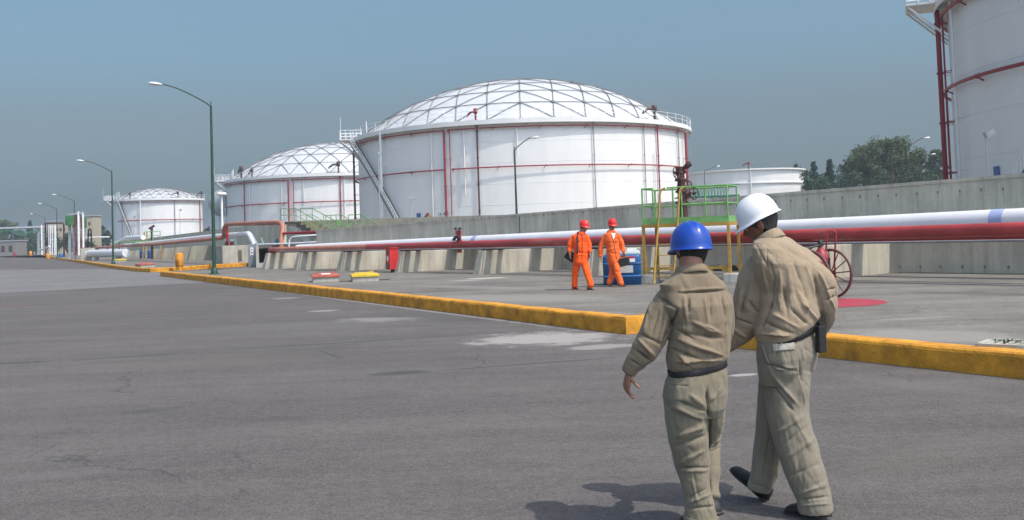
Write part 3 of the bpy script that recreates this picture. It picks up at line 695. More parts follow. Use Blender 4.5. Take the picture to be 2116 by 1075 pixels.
tr_, zred = pipe_run('red_pipeline', -3.45, 587, 516.5, 2116, 473, rr_, M_pipe_red, s_on(560, -3.45), sR, 'long dark red pipe in front of and below the white pipe', end=redend)
b = MB(); fa, fb = s_on(575, -3.45), s_on(762, -3.45)
b.tube([(fa, NN(fa, -3.45), zred(fa)), (fb, NN(fb, -3.45), zred(fb))], rr_+.004, 24); b.build('faded_section', M_salmon, tr_)
# white pipe: top edge rows
rw = .27
def topc(s, py, r): return z_at(s, NN(s, -1.2), py)-r
s0_, s1_ = s_on(700, -1.2), s_on(2116, -1.2); za = topc(s0_, 501.5, rw); zb = topc(s1_, 430, rw)
zw = lambda s: za+(zb-za)*(s-s0_)/(s1_-s0_)
t = wobj('white_pipeline', 'thick white pipe with pale blue bands above and behind the red pipe', 'pipeline'); sl_ = s_on(618, -1.2)
MB().tube([Vector((x, NN(x, -1.2), zw(x))) for x in [sl_+(sR-sl_)*i/24 for i in range(25)]], rw, 28).build('pipe', M_pipe_white, t)
M_lilac = mat('pale_blue_band', (.36, .42, .66), .45, var=.1, scale=3)
for x0, x1 in ((972, 981), (2048, 2076)):
    a, c_ = s_on(x0, -1.5), s_on(x1, -1.5); MB().tube([(a, NN(a, -1.2), zw(a)), (c_, NN(c_, -1.2), zw(c_))], rw+.004, 28).build('colour_band', M_lilac, t)
# slim lines lying beside the red pipe
for nm, n_, r_, m_, lb in (('conduit', -3.72, .028, M_grayline, 'thin grey conduit along the foot of the red pipe'), ('service_pipe', -2.95, .12, M_pipe_red, 'second red pipe half hidden right behind the long red pipe'), ('conduit', -.3, .05, M_grayline, 'thin pipe against the wall behind the white pipe')):
    t = wobj(nm, lb, 'pipe')
    q_ = s_on(575, n_); fl_ = n_ > -1; MB().tube([(q_, n_ if fl_ else NN(q_, n_), ptop+.05+r_), (sR, n_ if fl_ else NN(sR, n_), ptop+.05+r_)], r_, 10).build('pipe', m_, t)
# ------------------------------------------------------------------ street lamps
kdl = (G(234, 546)-G(443, 567)).normalized(); kperp = Vector((-kdl.y, kdl.x, 0))
if kperp.y > 0: kperp = -kperp
def lamp(loc, H, arm, rise, adir, label, group, m=M_lampgreen, r=.085, head=.62):
    t = empty('street_lamp', loc, math.atan2(adir.y, adir.x), label, 'street lamp', group)
    MB().tube([(0, 0, 0), (0, 0, H*.5), (0, 0, H)], [r*1.1, r*.85, r*.6], 12).build('pole', m, t)
    MB().box((0, 0, .02), (.42, .42, .04)).lathe([(r*1.9, .04), (r*1.7, .22), (r*1.2, .3)], n=12).build('base_plate', m, t)
    pts = [(0, 0, H-.1), (.05, 0, H+.03), (arm*.3, 0, H+rise*.42), (arm*.7, 0, H+rise*.86), (arm-.1, 0, H+rise)]
    MB().tube(arcpts(pts, .5), r*.38, 8).build('arm', m, t)
    MB().tube([(0, 0, H), (0, 0, H+.22)], .02, 6).build('finial', m, t)
    h = head; b = MB(); c = Vector((arm+h*.4, 0, H+rise-.02)); vs = []; n = 14
    prof = [(-.5, .07, .05), (-.32, .14, .085), (0, .19, .11), (.3, .16, .10), (.47, .08, .06), (.5, .01, .01)]
    for (u, wy, hz) in prof:
        for j in range(n):
            a = 2*math.pi*j/n; z = math.sin(a)*hz*(1.0 if math.sin(a) > 0 else .55); vs.append(c+Vector((u*h, math.cos(a)*wy, z+u*.05)))
    b.add(vs, [(i*n+j, i*n+(j+1) % n, (i+1)*n+(j+1) % n, (i+1)*n+j) for i in range(len(prof)-1) for j in range(n)]+[tuple(range(n))[::-1]], True)
    b.build('lamp_head', M_glasslamp, t)
    return t
ROW = 'green street lamps along the kerb'
la = G(443, 567); HL = ZAT(la, 434, 219)-PZ
lamp(la, HL, 2.25, .95, kperp, 'nearest and tallest green street lamp, standing right behind the near kerb', ROW)
for (x, y, lab) in ((234, 546, 'second street lamp along the kerb, left of the small far tank'), (155, 536, 'third street lamp along the kerb, in front of the green pipe tower'),
                    (118.5, 534, 'fourth street lamp along the kerb, in front of the row of white standpipes'), (94, 531, 'fifth and farthest street lamp along the kerb')):
    g = G(x, y); lamp(g, HL, 2.25, .95, kperp, lab, ROW)
g = P(1069, 484, 62); lamp((g.x, g.y, PZ), P(1067, 310, 62).z-PZ, 1.15, .75, Vector((1, .1, 0)), 'lamp post standing in front of the largest tank, arm to the right', None, mat('dark_pole_paint', (.03, .035, .035), .5), .08, .5)
g = P(1879, 440, 88); lamp((g.x, g.y, PZ), P(1877, 308, 88).z-PZ, 1.75, .95, Vector((1, .1, 0)), 'lamp post in front of the big round tree', None, MATS['dark_pole_paint'], .075, .6)
g = P(1905, 440, 120); lamp((g.x, g.y, PZ), P(1903, 333, 120).z-PZ, 1.6, .8, Vector((1, .1, 0)), 'smaller lamp post behind the wall near the tall right-hand tank', None, MATS['dark_pole_paint'], .07, .6)
g = P(1459, 440, 100); lamp((g.x, g.y, PZ), P(1458, 355, 100).z-PZ, 1.3, .5, Vector((1, .1, 0)), 'thin lamp post in front of the open-topped tank', None, MATS['dark_pole_paint'], .05, .35)
def floodlight(px, ytop, dist, label, dirx=-1):
    g = P(px, 470, dist); z = P(px, ytop, dist).z; t = empty('floodlight_post', (g.x, g.y, PZ), label=label, cat='floodlight')
    MB().tube([(0, 0, 0), (0, 0, z-PZ)], .045, 8).build('pole', M_galv, t)
    m_ = Matrix.Rotation(R_(25*dirx), 3, 'Y'); MB().box((dirx*-.18, 0, z-PZ), (.45, .35, .3), m=m_).build('lamp_housing', M_galv, t)
floodlight(850, 409, 100, 'short floodlight post beside the blue placard of the largest tank')
floodlight(786, 316, 108, 'tall thin floodlight post between the stair and pipe of the largest tank')
floodlight(2047, 276, 50, 'short floodlight post before the tall right-hand tank')
floodlight(372, 434, 200, 'right-hand thin post before the small far tank')
floodlight(277, 448, 200, 'left-hand thin post before the small far tank')
g = P(459, 460, 190); t = empty('floodlight_post', (g.x, g.y, PZ), label='white post in front of the silver sphere tank', cat='floodlight')
z = P(458, 402, 190).z; MB().tube([(0, 0, 0), (0, 0, z-PZ)], .22, 8).build('pole', M_white, t)
MB().lathe([(.01, .5), (.8, .35), (1.1, 0), (.6, -.2)], (0, 0, z-PZ), 14).build('lamp_housing', M_white, t)

# ------------------------------------------------------------------ hydrant monitor and its green access platform
def handwheel(c, R, axis, m, parent, name='handwheel', spokes=5, r=.016):
    b = MB().torus(c, R, r, axis, 24, 6); z = Vector(axis).normalized(); up = Vector((0, 0, 1)) if abs(z.z) < .9 else Vector((1, 0, 0)); x = up.cross(z).normalized(); y = z.cross(x)
    for i in range(spokes):
        a = 2*math.pi*i/spokes+.3; b.tube([Vector(c), Vector(c)+(x*math.cos(a)+y*math.sin(a))*R], r*.8, 5)
    b.lathe([(.03, -.05), (.03, .05)], c, 8, z); return b.build(name, m, parent)
fl = G(1334, 586); fr = G(1510, 584)              # front feet of the platform
pd = (fr-fl); pl = Vector((pd.x, pd.y, 0)); PL = pl.length; pang = math.atan2(pl.y, pl.x)
t = empty('access_platform', (fl.x, fl.y, PZ), pang, 'green railed access platform on yellow legs over the pipes', 'platform')
zdeck = ZAT(fl, 1332, 468)-PZ; zrail = ZAT(fl, 1330, 391)-PZ; DEP = 1.25
zr2_ = ZAT(fr, 1512, 381)-PZ
def leg(x, y, nm='leg'):
    MB().bar((x, y, .0), (x, y, zdeck), .07, .07).build(nm, M_yellow, t)
for x, y in ((0, 0), (PL, 0), (0, DEP), (PL, DEP)): leg(x, y)
b = MB(); 
for y in (0, DEP): b.bar((0, y, zdeck), (PL, y, zdeck), .10, .09)
for x in (0, PL): b.bar((x, 0, zdeck), (x, DEP, zdeck), .10, .09)
b.build('deck_frame', M_yellow, t)
b = MB().box((PL*.5, DEP/2, zdeck+.06), (PL, DEP, .03)); b.build('deck', M_galv, t)
b = MB().box((PL/2, -.02, zdeck+.12), (PL+.04, .012, .17)).box((0, DEP/2, zdeck+.12), (.012, DEP, .17)).box((PL, DEP/2, zdeck+.12), (.012, DEP, .17)).box((PL/2, DEP, zdeck+.12), (PL, .012, .17)); b.build('toe_board', M_green, t)
mid = (zdeck+zrail)/2+.04; x1 = PL*.47
b = MB()
for z in (mid, zrail):
    b.tube([(0, 0, z), (0, DEP, z)], .022, 8)
    b.tube([(0, DEP, z), (PL, DEP, z)], .022, 8); b.tube([(PL, 0, z), (PL, DEP, z)], .022, 8); b.tube([(x1, 0, z), (PL, 0, z)], .024, 8)
b.tube([(0, 0, zrail), (PL*.13, 0, zrail)], .022, 8); b.tube([(PL*.30, 0, zrail), (x1, 0, zrail)], .022, 8); b.tube([(0, 0, mid), (PL*.13, 0, mid)], .02, 8)
b.build('rail', M_green, t)
for x, y in ((0, 0), (PL*.13, 0), (PL*.37, 0), (x1, 0), (PL, 0), (0, DEP), (PL*.3, DEP), (PL*.62, DEP), (PL, DEP)):
    MB().tube([(x, y, zdeck), (x, y, zrail)], .024, 8).build('rail_post', M_green, t)
# ladder with ochre stringers that curve over at the top
b1 = MB()
for x, top in ((PL*.2, -.02), (PL*.43, .02)):
    b1 = MB().tube(arcpts([(x-.10, -.45, 0), (x, -.12, zdeck+.1), (x+.06, -.05, zrail-.06), (x+.18, 0, zrail)], .15), .028, 8); b1.build('ladder_stringer', M_yellow, t)
for i in range(5):
    z = .2+i*.27; f = z/zdeck; MB().tube([(PL*.2-.1*(1-f), -.45+.33*f, z), (PL*.43-.1*(1-f), -.45+.33*f, z)], .014, 6).build('rung', M_yellow, t)
MB().bar((0, .05, .38), (PL, .05, .38), .05, .07).build('lower_brace', M_yellow, t)
# striped barrier rail low behind the legs
M_strip = bpy.data.materials.new('yellow_black_stripe'); M_strip.use_nodes = True; nt_ = M_strip.node_tree; bs = nt_.nodes['Principled BSDF']
w_ = nn(nt_, 'ShaderNodeTexWave', wave_type='BANDS', bands_direction='DIAGONAL'); w_.inputs['Scale'].default_value = 1.3; tcx = nn(nt_, 'ShaderNodeTexCoord'); nt_.links.new(tcx.outputs['Object'], w_.inputs[0])
rr = nn(nt_, 'ShaderNodeValToRGB'); rr.color_ramp.interpolation = 'CONSTANT'; rr.color_ramp.elements[0].color = (.02, .02, .02, 1); rr.color_ramp.elements[1].color = (.55, .36, .04, 1); rr.color_ramp.elements[1].position = .5
nt_.links.new(w_.outputs[0], rr.inputs[0]); nt_.links.new(rr.outputs[0], bs.inputs['Base Color'])
t2 = empty('barrier_rail', (fl.x, fl.y, PZ), pang, 'low yellow and black striped barrier rail behind the platform legs', 'barrier')
MB().box((PL*.75, DEP+.35, .30), (PL*1.0, .05, .14)).build('striped_beam', M_strip, t2)
for x in (PL*.3, PL*1.2): MB().bar((x, DEP+.38, 0), (x, DEP+.38, .36), .06).build('post', M_darkmetal, t2)
# concrete footings
for i, (x, lb) in enumerate(((0, 'left concrete block under the yellow platform leg'), (PL, 'right concrete block under the yellow platform leg'))):
    q = Matrix.Rotation(pang, 3, 'Z') @ Vector((x+.05, .1, 0))
    t3 = MB().box((0, 0, .11), (.42, .5, .24)).build('footing_block', M_block, bevel=.02); t3.location = (fl.x+q.x, fl.y+q.y, PZ); t3.rotation_euler = (0, 0, pang); tag(t3, lb, 'concrete block', 'concrete blocks under the platform')
# the monitor itself
mq = P(1413, 500, (fl.y+fr.y)/2+.75); mz = lambda y: P(1412, y, mq.y).z-PZ; px1 = mq.y/F
t = empty('fire_monitor', (mq.x, mq.y, PZ), 0, 'dark red water cannon with three handwheels, rising through the green platform', 'fire monitor')
r = 8*px1
MB().tube([(0.03, 0, 0), (.03, 0, mz(420)), (0, 0, mz(395)), (0, 0, mz(375)), (-.03, 0, mz(345))], [r, r, r*1.25, r, r], 14).build('riser', M_darkmetal, t)
for y in (419, 396, 372): MB().lathe([(r*1.6, -.03), (r*1.7, 0), (r*1.6, .03)], (0, 0, mz(y)), 14).build('flange', M_darkmetal, t)
b = MB().lathe([(.01, -.12), (.11, -.09), (.13, 0), (.11, .09), (.01, .12)], (.1, 0, mz(402)), 14, (1, -.2, 0)); b.tube([(0, 0, mz(402)), (.24, -.05, mz(401))], .07, 10); b.build('side_valve', M_darkmetal, t)
b = MB().lathe([(.01, -.11), (.10, -.08), (.12, 0), (.10, .08), (.01, .11)], (-.02, 0, mz(358)), 14, (.2, -1, 0)); b.tube([(-.1, -.0, mz(362)), (.1, 0, mz(352))], .085, 10); b.build('swivel_body', M_darkmetal, t)
b = MB().tube([(-.02, 0, mz(355)), (.08, -.05, mz(348)), (.2, -.12, mz(340))], [.06, .055, .06], 12); b.lathe([(.075, 0), (.08, .14), (.06, .15)], (.13, -.08, mz(345.5)), 14, Vector((.10, -.06, .09))); b.build('nozzle', M_darkmetal, t)
handwheel((-.16, -.22, mz(358)), 12*px1, (.75, -.6, .1), M_darkmetal, t); handwheel((.3, -.12, mz(401)), 12*px1, (.5, -.85, .05), M_darkmetal, t); handwheel((.2, .25, mz(384)), 11*px1, (.3, -.9, 0), M_darkmetal, t)
# distant green lattice footbridge behind, seen beside the monitor
q0 = P(1432, 399, 62); q1 = P(1508, 400, 62)
t = empty('lattice_footbridge', (q0.x, q0.y, 0), math.atan2(q1.y-q0.y, q1.x-q0.x), 'dark green lattice railing of a walkway beyond the wall, seen through the platform', 'walkway')
Lb = (q1-q0).length; zb_ = P(1440, 406, 62).z; zt_ = P(1440, 384, 62).z; Mdg = mat('walkway_green', (.05, .22, .14), .5)
b = MB()
for z in (zb_, zt_): b.bar((-1, 0, z), (Lb+.6, 0, z), .07)
k = 12
for i in range(k):
    x = Lb*i/k; b.bar((x, 0, zb_), (x+Lb/k, 0, zt_), .035); b.bar((x, 0, zb_), (x, 0, zt_), .04)
b.build('lattice_rail', Mdg, t); b = MB()
MB().box((Lb/2-.2, .5, zb_-.05), (Lb+1.6, 1.0, .08)).build('walkway_deck', Mdg, t)
for x in (.1, Lb*.55, Lb): MB().bar((x, .5, 0), (x, .5, zb_), .10).build('support_post', Mdg, t)

# ------------------------------------------------------------------ valve assembly on the pipe
s = s_on(951, -3.45); n_ = NN(s, -3.45); zc = zred(s)
t = wobj('valve_assembly', 'small red hydrant valve with two black handwheels, on the red pipe', 'valve', s=s, n=n_); h = z_at(s, n_, 480)
MB().tube([(0, 0, zc-.3), (0, 0, h)], .085, 10).lathe([(.12, -.03), (.12, .03)], (0, 0, zc+.16), 10).lathe([(.1, 0), (.1, .08), (.02, .13)], (0, 0, h-.03), 10).build('riser', M_red, t)
for sgn in (-1, 1):
    MB().tube([(0, 0, h-.16), (sgn*.13, -.1, h-.2), (sgn*.17, -.14, h-.26)], .055, 8).lathe([(.07, 0), (.075, .07)], (sgn*.16, -.13, h-.32), 8).build('hose_outlet', M_black, t)
    MB().tube([(sgn*.12, -.05, h-.1), (sgn*.13, -.05, h+.14)], .018, 6).build('valve_stem', M_black, t)
    handwheel((sgn*.13, -.05, h+.14), .09, (0, 0, 1), M_black, t)
# ------------------------------------------------------------------ extinguisher cabinet
g = G(811, 563.5); t = empty('extinguisher_cabinet', (g.x, g.y, PZ), R_(40), 'upright red extinguisher cabinet on a short post, in front of the pipe supports', 'cabinet')
h = ZAT(g, 810, 513)-PZ; wc = .32
MB().tube([(0, 0, 0), (0, 0, .2)], .07, 8).build('post', M_black, t)
M_cab = mat('cabinet_red', (.52, .028, .03), .45, var=.08)
MB().box((0, 0, .13+(h-.13)/2), (.42, .30, h-.13)).build('body', M_cab, t, bevel=.015)
MB().box((0, -.005, h+.01), (.46, .36, .035)).build('lid', M_cab, t)
MB().box((-.215, 0, h*.28), (.012, .2, h*.22)).build('glass_pane', mat('dark_glass', (.10, .10, .09), .2), t)
MB().box((-.215, 0, h*.80), (.012, .2, h*.14)).build('glass_pane', MATS['dark_glass'], t)
# white extinguisher symbol on the left face
b = MB().lathe([(.001, 0), (.045, 0), (.05, .02), (.05, .16), (.02, .2), (.02, .23), (.001, .23)], (-.222, 0, h*.50), 10); 
MB().box((-.222, 0, h*.56), (.012, .07, h*.17)).box((-.222, .03, h*.67), (.012, .10, .03)).box((-.222, -.05, h*.60), (.012, .025, .12)).build('extinguisher_symbol', M_white, t)
for z in (.25, .78): MB().box((.215, -.1, h*z), (.03, .05, .06)).build('hinge', M_black, t)
# thin black pipe post at the left supports
g = G(594, 552); h = ZAT(g, 593, 523)-PZ; t = empty('valve_post', (g.x, g.y, PZ), 0, 'thin black post with a small valve head below the left end of the pipes', 'valve post')
MB().tube([(0, 0, 0), (0, 0, h)], .035, 8).build('post', M_black, t); MB().box((0, 0, h), (.22, .12, .14)).build('valve_head', M_black, t, bevel=.02)
# ------------------------------------------------------------------ hatches
def hatch(x0, y0, x1, y1, px_h, m, label, extra=None):
    a = G(x0, y0); c = G(x1, y1); ang = math.atan2(c.y-a.y, c.x-a.x); Lh = (c-a).length
    t = empty('access_hatch', (a.x, a.y, PZ), ang, label, 'hatch', 'raised access hatches'); d = 1.15
    MB().box((Lh/2, d/2, .07), (Lh*.93, d*.93, .16)).build('concrete_curb', M_block, t)
    z = .15; b = MB(); vs = [(0, 0, z), (Lh, 0, z), (Lh, d, z), (0, d, z), (0, 0, z+.08), (Lh, 0, z+.08), (Lh, d, z+.08), (0, d, z+.08), (Lh*.35, d*.5, z+.15), (Lh*.65, d*.5, z+.15)]
    b.add(vs, [(0, 3, 2, 1), (0, 1, 5, 4), (1, 2, 6, 5), (2, 3, 7, 6), (3, 0, 4, 7), (4, 5, 9, 8), (5, 6, 9), (6, 7, 8, 9), (7, 4, 8)]); b.build('lid', m, t, bevel=.01)
    for x, y in ((.16, .15), (Lh-.2, d-.15)): MB().tube(arcpts([(x-.06, y, z+.06), (x-.06, y, z+.15), (x+.06, y, z+.15), (x+.06, y, z+.06)], .03), .014, 6).build('lift_handle', m, t)
    if extra: MB().box((Lh*.5, d*.22, z+.118), (.3, .2, .006), m=Matrix.Rotation(.13, 3, 'X')).build('white_plate', M_white, t)
    return t
hatch(645, 584, 703, 581.5, 8, mat('hatch_red', (.42, .10, .07), .55, var=.15), 'low brick-red access hatch lid on the pavement, left of the yellow one', True)
hatch(727, 583, 785, 580.5, 8, mat('hatch_yellow', (.62, .43, .03), .55, var=.12), 'low yellow access hatch lid on the near pavement, in front of the supports')
a = G(700, 582.5); c = G(806, 578); t = MB().box((0, 0, .01), ((c-a).length, .12, .02)).build('drain_cover', M_darkmetal); t.location = ((a.x+c.x)/2, (a.y+c.y)/2, PZ); t.rotation_euler = (0, 0, math.atan2(c.y-a.y, c.x-a.x)); tag(t, 'thin dark metal strip on the pavement under the yellow hatch', 'drain cover')
hatch(290, 553, 322, 551.5, 5, MATS['hatch_red'], 'small far reddish hatch lid on the pavement between the first two lamps')
hatch(236, 542, 262, 541, 4, MATS['hatch_yellow'], 'small far yellow hatch lid on the pavement beside the second lamp')
# broken kerb-side grate at the right edge
g = G(2110, 722); t = empty('drain_grate', (g.x, g.y, PZ), R_(-40), 'broken grey drain grate at the pavement edge, cut by the right border', 'drain grate')
b = MB().box((0, 0, .02), (.9, .06, .05)).box((0, .5, .02), (.9, .06, .05)).box((-.42, .25, .02), (.06, .5, .05)).box((.42, .25, .02), (.06, .5, .05)); b.build('grate_frame', M_block, t)
for i in range(9): MB().box((-.36+i*.09, .25, .02), (.03, .5, .03)).build('grate_bar', M_block, t)
M_weed = mat('weed_green', (.10, .15, .04), .7, var=.3)
b = MB(); random.seed(3)
for i in range(26):
    a = random.uniform(0, 6.28); l = random.uniform(.03, .09); q = Vector((random.uniform(-.3, .2), random.uniform(-.1, .15), 0)); d = Vector((math.cos(a)*.6, math.sin(a)*.6, 1)).normalized()*l
    sd = Vector((-math.sin(a), math.cos(a), 0))*.012; b.add([q-sd, q+sd, q+d*.6+sd, q+d*1.0, q+d*.6-sd], [(0, 1, 2, 3, 4)])
g = G(2092, 714); o = b.build('weed_tuft', M_weed, recalc=False); o.location = (g.x, g.y, PZ); tag(o, 'small tuft of weeds beside the broken grate', 'plant')

# ------------------------------------------------------------------ blue drums behind the workers
def rbox(b, c, d, r=.06, n=5):
    """box with rounded vertical edges and top"""
    hx, hy, hz = d[0]/2, d[1]/2, d[2]/2; ring = []
    for qx, qy, a0 in ((1, 1, 0), (-1, 1, math.pi/2), (-1, -1, math.pi), (1, -1, 1.5*math.pi)):
        for i in range(n): a = a0+math.pi/2*i/(n-1); ring.append((qx*(hx-r)+r*math.cos(a), qy*(hy-r)+r*math.sin(a)))
    k = len(ring); lv = [(-hz, 1), (hz-r, 1), (hz-r*.35, .965), (hz, .90)]
    vs = [(c[0]+x*s_, c[1]+y*s_, c[2]+z) for z, s_ in lv for x, y in ring]
    return b.add(vs, [(i*k+j, i*k+(j+1) % k, (i+1)*k+(j+1) % k, (i+1)*k+j) for i in range(len(lv)-1) for j in range(k)]+[tuple(range(k))[::-1], tuple((len(lv)-1)*k+j for j in range(k))], True)
g0 = G(1262, 586); g1 = G(1318, 588); ang = math.atan2(g1.y-g0.y, g1.x-g0.x)
Lt = (P(1328, 588, g1.y)-P(1250, 586, g1.y)).length; ht = ZAT(g1, 1300, 514)-PZ
q = P(1289, 587, g1.y); t = empty('liquid_container', (q.x, q.y+.3, PZ), R_(-6), 'blue plastic foam tank with a frosted top and printed labels, behind the briefcase carrier', 'container')
b = MB(); rbox(b, (0, 0, ht*.42), (Lt, .8, ht*.84), .07); b.build('tank_body', M_blueplast, t)
for z in (ht*.27, ht*.62):
    b = MB(); rbox(b, (0, 0, z), (Lt+.03, .83, .05), .07); b.build('moulded_band', M_blueplast, t)
M_frost = mat('frosted_plastic', (.42, .48, .50), .4, var=.1)
b = MB(); rbox(b, (.05, 0, ht*.88), (Lt*.9, .72, ht*.12), .06); b.build('frosted_top', M_frost, t)
MB().box((Lt*.28, -.1, ht*.965), (Lt*.26, .3, .06)).build('lid', M_white, t, bevel=.01)
MB().box((-Lt*.16, -.2, ht*.99), (.12, .03, .2)).build('gauge_frame', M_white, t); MB().box((-Lt*.16, -.222, ht*.99), (.06, .012, .13)).build('gauge_dial', M_black, t)
y_ = -.416
MB().box((Lt*.09, y_, ht*.76), (Lt*.5, .012, .05)).build('red_label', M_redsign, t)
MB().box((Lt*.28, y_, ht*.68), (Lt*.14, .012, .09)).build('small_label', M_white, t)
M_paper = mat('printed_label', (.55, .56, .55), .6, var=.5, scale=26, stretch=(1, 1, 3))
MB().box((Lt*.06, y_, ht*.44), (Lt*.46, .012, ht*.2)).build('text_label', M_paper, t)
# ------------------------------------------------------------------ red painted disc and wheeled extinguisher
cg = G(1700, 626); pts = []; re_ = cg - G(1833, 626); Rd = abs(re_.length)
o = MB().add([(cg.x+math.cos(a)*Rd, cg.y+math.sin(a)*Rd, PZ+.004) for a in [2*math.pi*i/64 for i in range(64)]], [tuple(range(64))]).build('painted_disc', stained('red_ground_paint', (.33, .045, .07), .15, [], grain=.12), recalc=False)
if o.data.polygons[0].normal.z < 0: o.data.flip_normals()
tag(o, kind='structure')
wg = P(1721, 567, 20.0); wy = wg.y
gw = G(1721, 617); Rw = ZAT(gw, 1720, 513)-PZ; Rw = Rw/2
t = empty('wheeled_extinguisher', (gw.x, gw.y, PZ), 0, 'two-wheeled red extinguisher cart with tall spoked iron wheels, behind the man in the white helmet', 'fire extinguisher')
M_rust = mat('rusty_iron', (.14, .06, .05), .6, .2, var=.25, scale=6)
wax = Vector((-.83, -.56, 0)).normalized()      # axle direction: wheels turned about 38 degrees
def wheel(c):
    b = MB().torus(c, Rw-.03, .026, wax, 44, 8)
    w_ = b.build('wheel_rim', M_rust, t); x = Vector((0, 0, 1)).cross(wax).normalized(); b = MB()
    for i in range(12):
        a = 2*math.pi*i/12+.1; b.tube([Vector(c)+wax*.03, Vector(c)+(x*math.cos(a)+Vector((0, 0, 1))*math.sin(a))*(Rw-.03)], .011, 5)
    b.lathe([(.05, -.07), (.055, 0), (.05, .07)], c, 10, wax); s_ = b.build('spokes', M_rust, w_)
wheel((0, 0, Rw)); wheel(Vector((0, 0, Rw))+wax*.62)
cx_ = wax*.28; b = MB().tube([wax*-.08+Vector((0, 0, Rw)), wax*.7+Vector((0, 0, Rw))], .022, 8); b.build('axle', M_rust, t)
fx = Vector((0, 0, 1)).cross(wax).normalized()
b = MB().lathe([(.01, -.42), (.13, -.38), (.15, -.3), (.15, .22), (.10, .34), (.04, .4), (.04, .46)], cx_+Vector((0, 0, Rw+.08)), 18); b.build('cylinder', M_redring, t)
b = MB().lathe([(.05, 0), (.05, .08), (.02, .12)], cx_+Vector((0, 0, Rw+.52)), 10); b.tube([cx_+Vector((0, 0, Rw+.6)), cx_+Vector((.1, 0, Rw+.62))], .015, 6); b.build('valve_head', M_black, t)
zt = ZAT(gw, 1712, 478)-PZ
b = MB()
h0 = cx_+wax*-.15; h1 = cx_+wax*.15
h0 = Vector((-.09, -.03, 0)); off_ = Vector((.12, -.03, 0))
b.tube(arcpts([h0-off_*.2+Vector((0, 0, Rw-.3)), h0+Vector((0, 0, Rw+.2))-off_*.2, h0+Vector((.06, 0, zt))-off_*.2, h0+Vector((.06, 0, zt))+off_*1.1, h0+Vector((0, 0, Rw+.2))+off_*1.1, h0+Vector((0, 0, Rw-.3))+off_*1.1], .06), .018, 8); b.build('handle', M_redring, t)
b = MB().tube(arcpts([cx_+Vector((.05, 0, Rw+.55)), cx_+Vector((-.25, -.1, Rw+.5)), cx_+Vector((-.28, -.1, Rw-.1)), cx_+Vector((.05, -.17, Rw-.2)), cx_+Vector((.1, -.17, Rw+.3))], .12), .02, 8); b.build('hose', M_black, t)
# ------------------------------------------------------------------ left pipe run and its supports
M_oldp = concrete('old_support_concrete', (.25, .235, .19), holes=False)
M_pit = mat('pit_shade_concrete', (.12, .115, .10), .9, var=.2)  # concrete darkened so its colour holds the shade inside the pit
def at(px, py, d): return P(px, py, d)
lx = (lw0-lw1).normalized(); ly = Vector((-lx.y, lx.x, 0))
if ly.y < 0: ly = -ly
LROT = math.atan2(lx.y, lx.x)
def LWp(px, n=0):        # point on the left wall foot line seen in column px
    p0, p1 = lw1-lx*60, lw0+lx*20
    for _ in range(50):
        m_ = (p0+p1)/2
        if PX(m_+ly*n)[0] < px: p0 = m_
        else: p1 = m_
    return p0+ly*n
labs = ['right-most', 'second from the right', 'third from the right', 'fourth from the right', 'fifth from the right', 'sixth from the right', 'seventh from the right']
for i, x in enumerate((440, 404, 376, 351, 330, 311, 295)):
    q = LWp(x); h = P(x-20, 505+(440-x)*.045, q.y-2).z-PZ
    h = ZAT(q, x, 507+(440-x)*.07)-PZ
    t = empty('pipe_support', (q.x, q.y, PZ), LROT, labs[i]+' of the small far concrete supports behind the orange bin', 'pipe support', 'small far concrete pipe supports')
    vs = [(-.2, -2.3, -.3), (-.2, 0, -.3), (-.17, 0, h), (-.17, -1.9, h)]; vs += [(-a, b_, c_) for a, b_, c_ in vs]
    MB().add(vs, [(0, 1, 2, 3), (7, 6, 5, 4), (0, 3, 7, 4), (3, 2, 6, 7), (2, 1, 5, 6), (1, 0, 4, 5)]).build('support_slab', M_oldp, t)
def pxpath(pts): return [at(*p) for p in pts]
def pipe_thing(name, label, pts, r, m, bend=.6, cat='pipe', n=14):
    P_ = pxpath(pts); o0 = P_[0]; t = empty(name, (o0.x, o0.y, PZ), 0, label, cat); off = Vector((o0.x, o0.y, PZ))
    MB().tube(arcpts([p-off for p in P_], bend), r, n).build('pipe', m, t); return t
k_ = 1/F
pipe_thing('white_pipeline', 'far white pipe that bends down behind the grey electrical cabinet', [(262, 507, 118), (345, 499, 92), (423, 491, 75), (516, 483.5, 61.5), (528, 508, 60.5)], 6.2*61*k_, M_pipe_white, .5)
pipe_thing('salmon_pipeline', 'faded salmon pipe rising in a square loop above the concrete block', [(140, 515, 150), (200, 512, 125), (334, 504, 92), (434, 494.5, 72), (463, 491.5, 67), (463, 464, 66), (583, 459.5, 58), (585, 478, 57.6), (581, 493, 57.4), (581, 513, 57.3)], 4.6*62*k_, M_salmon, .9)
pipe_thing('red_pipe', 'short dark riser joining the salmon loop', [(469.5, 464, 65.8), (469.5, 500, 65.8)], 2.6*65*k_, M_red, .2)
pipe_thing('red_pipe', 'bright red pipe running right from the salmon loop under the green stair', [(585, 482.5, 57.4), (640, 480.5, 56.5), (698, 479, 55.5), (704, 482, 55.4), (706, 500, 55.4)], 2.6*57*k_, M_redring, .3)
for x, lb in ((469, 'left red and white stub pipe on the concrete block'), (479, 'right red and white stub pipe on the concrete block')):
    q = at(x, 507, 66); t = empty('stub_pipe', (q.x, q.y, PZ), 0, lb, 'pipe', 'stub pipes on the concrete block'); z0 = at(x, 507, 66).z-PZ; z1 = at(x, 499, 66).z-PZ; z2 = at(x, 494, 66).z-PZ
    MB().tube([(0, 0, z0-.02), (0, 0, z1)], .11, 10).build('lower_pipe', M_redring, t); MB().lathe([(.12, z1), (.125, z2-.03), (.06, z2+.03), (.001, z2+.04)], (0, 0, 0), 10).build('white_cap', M_white, t)
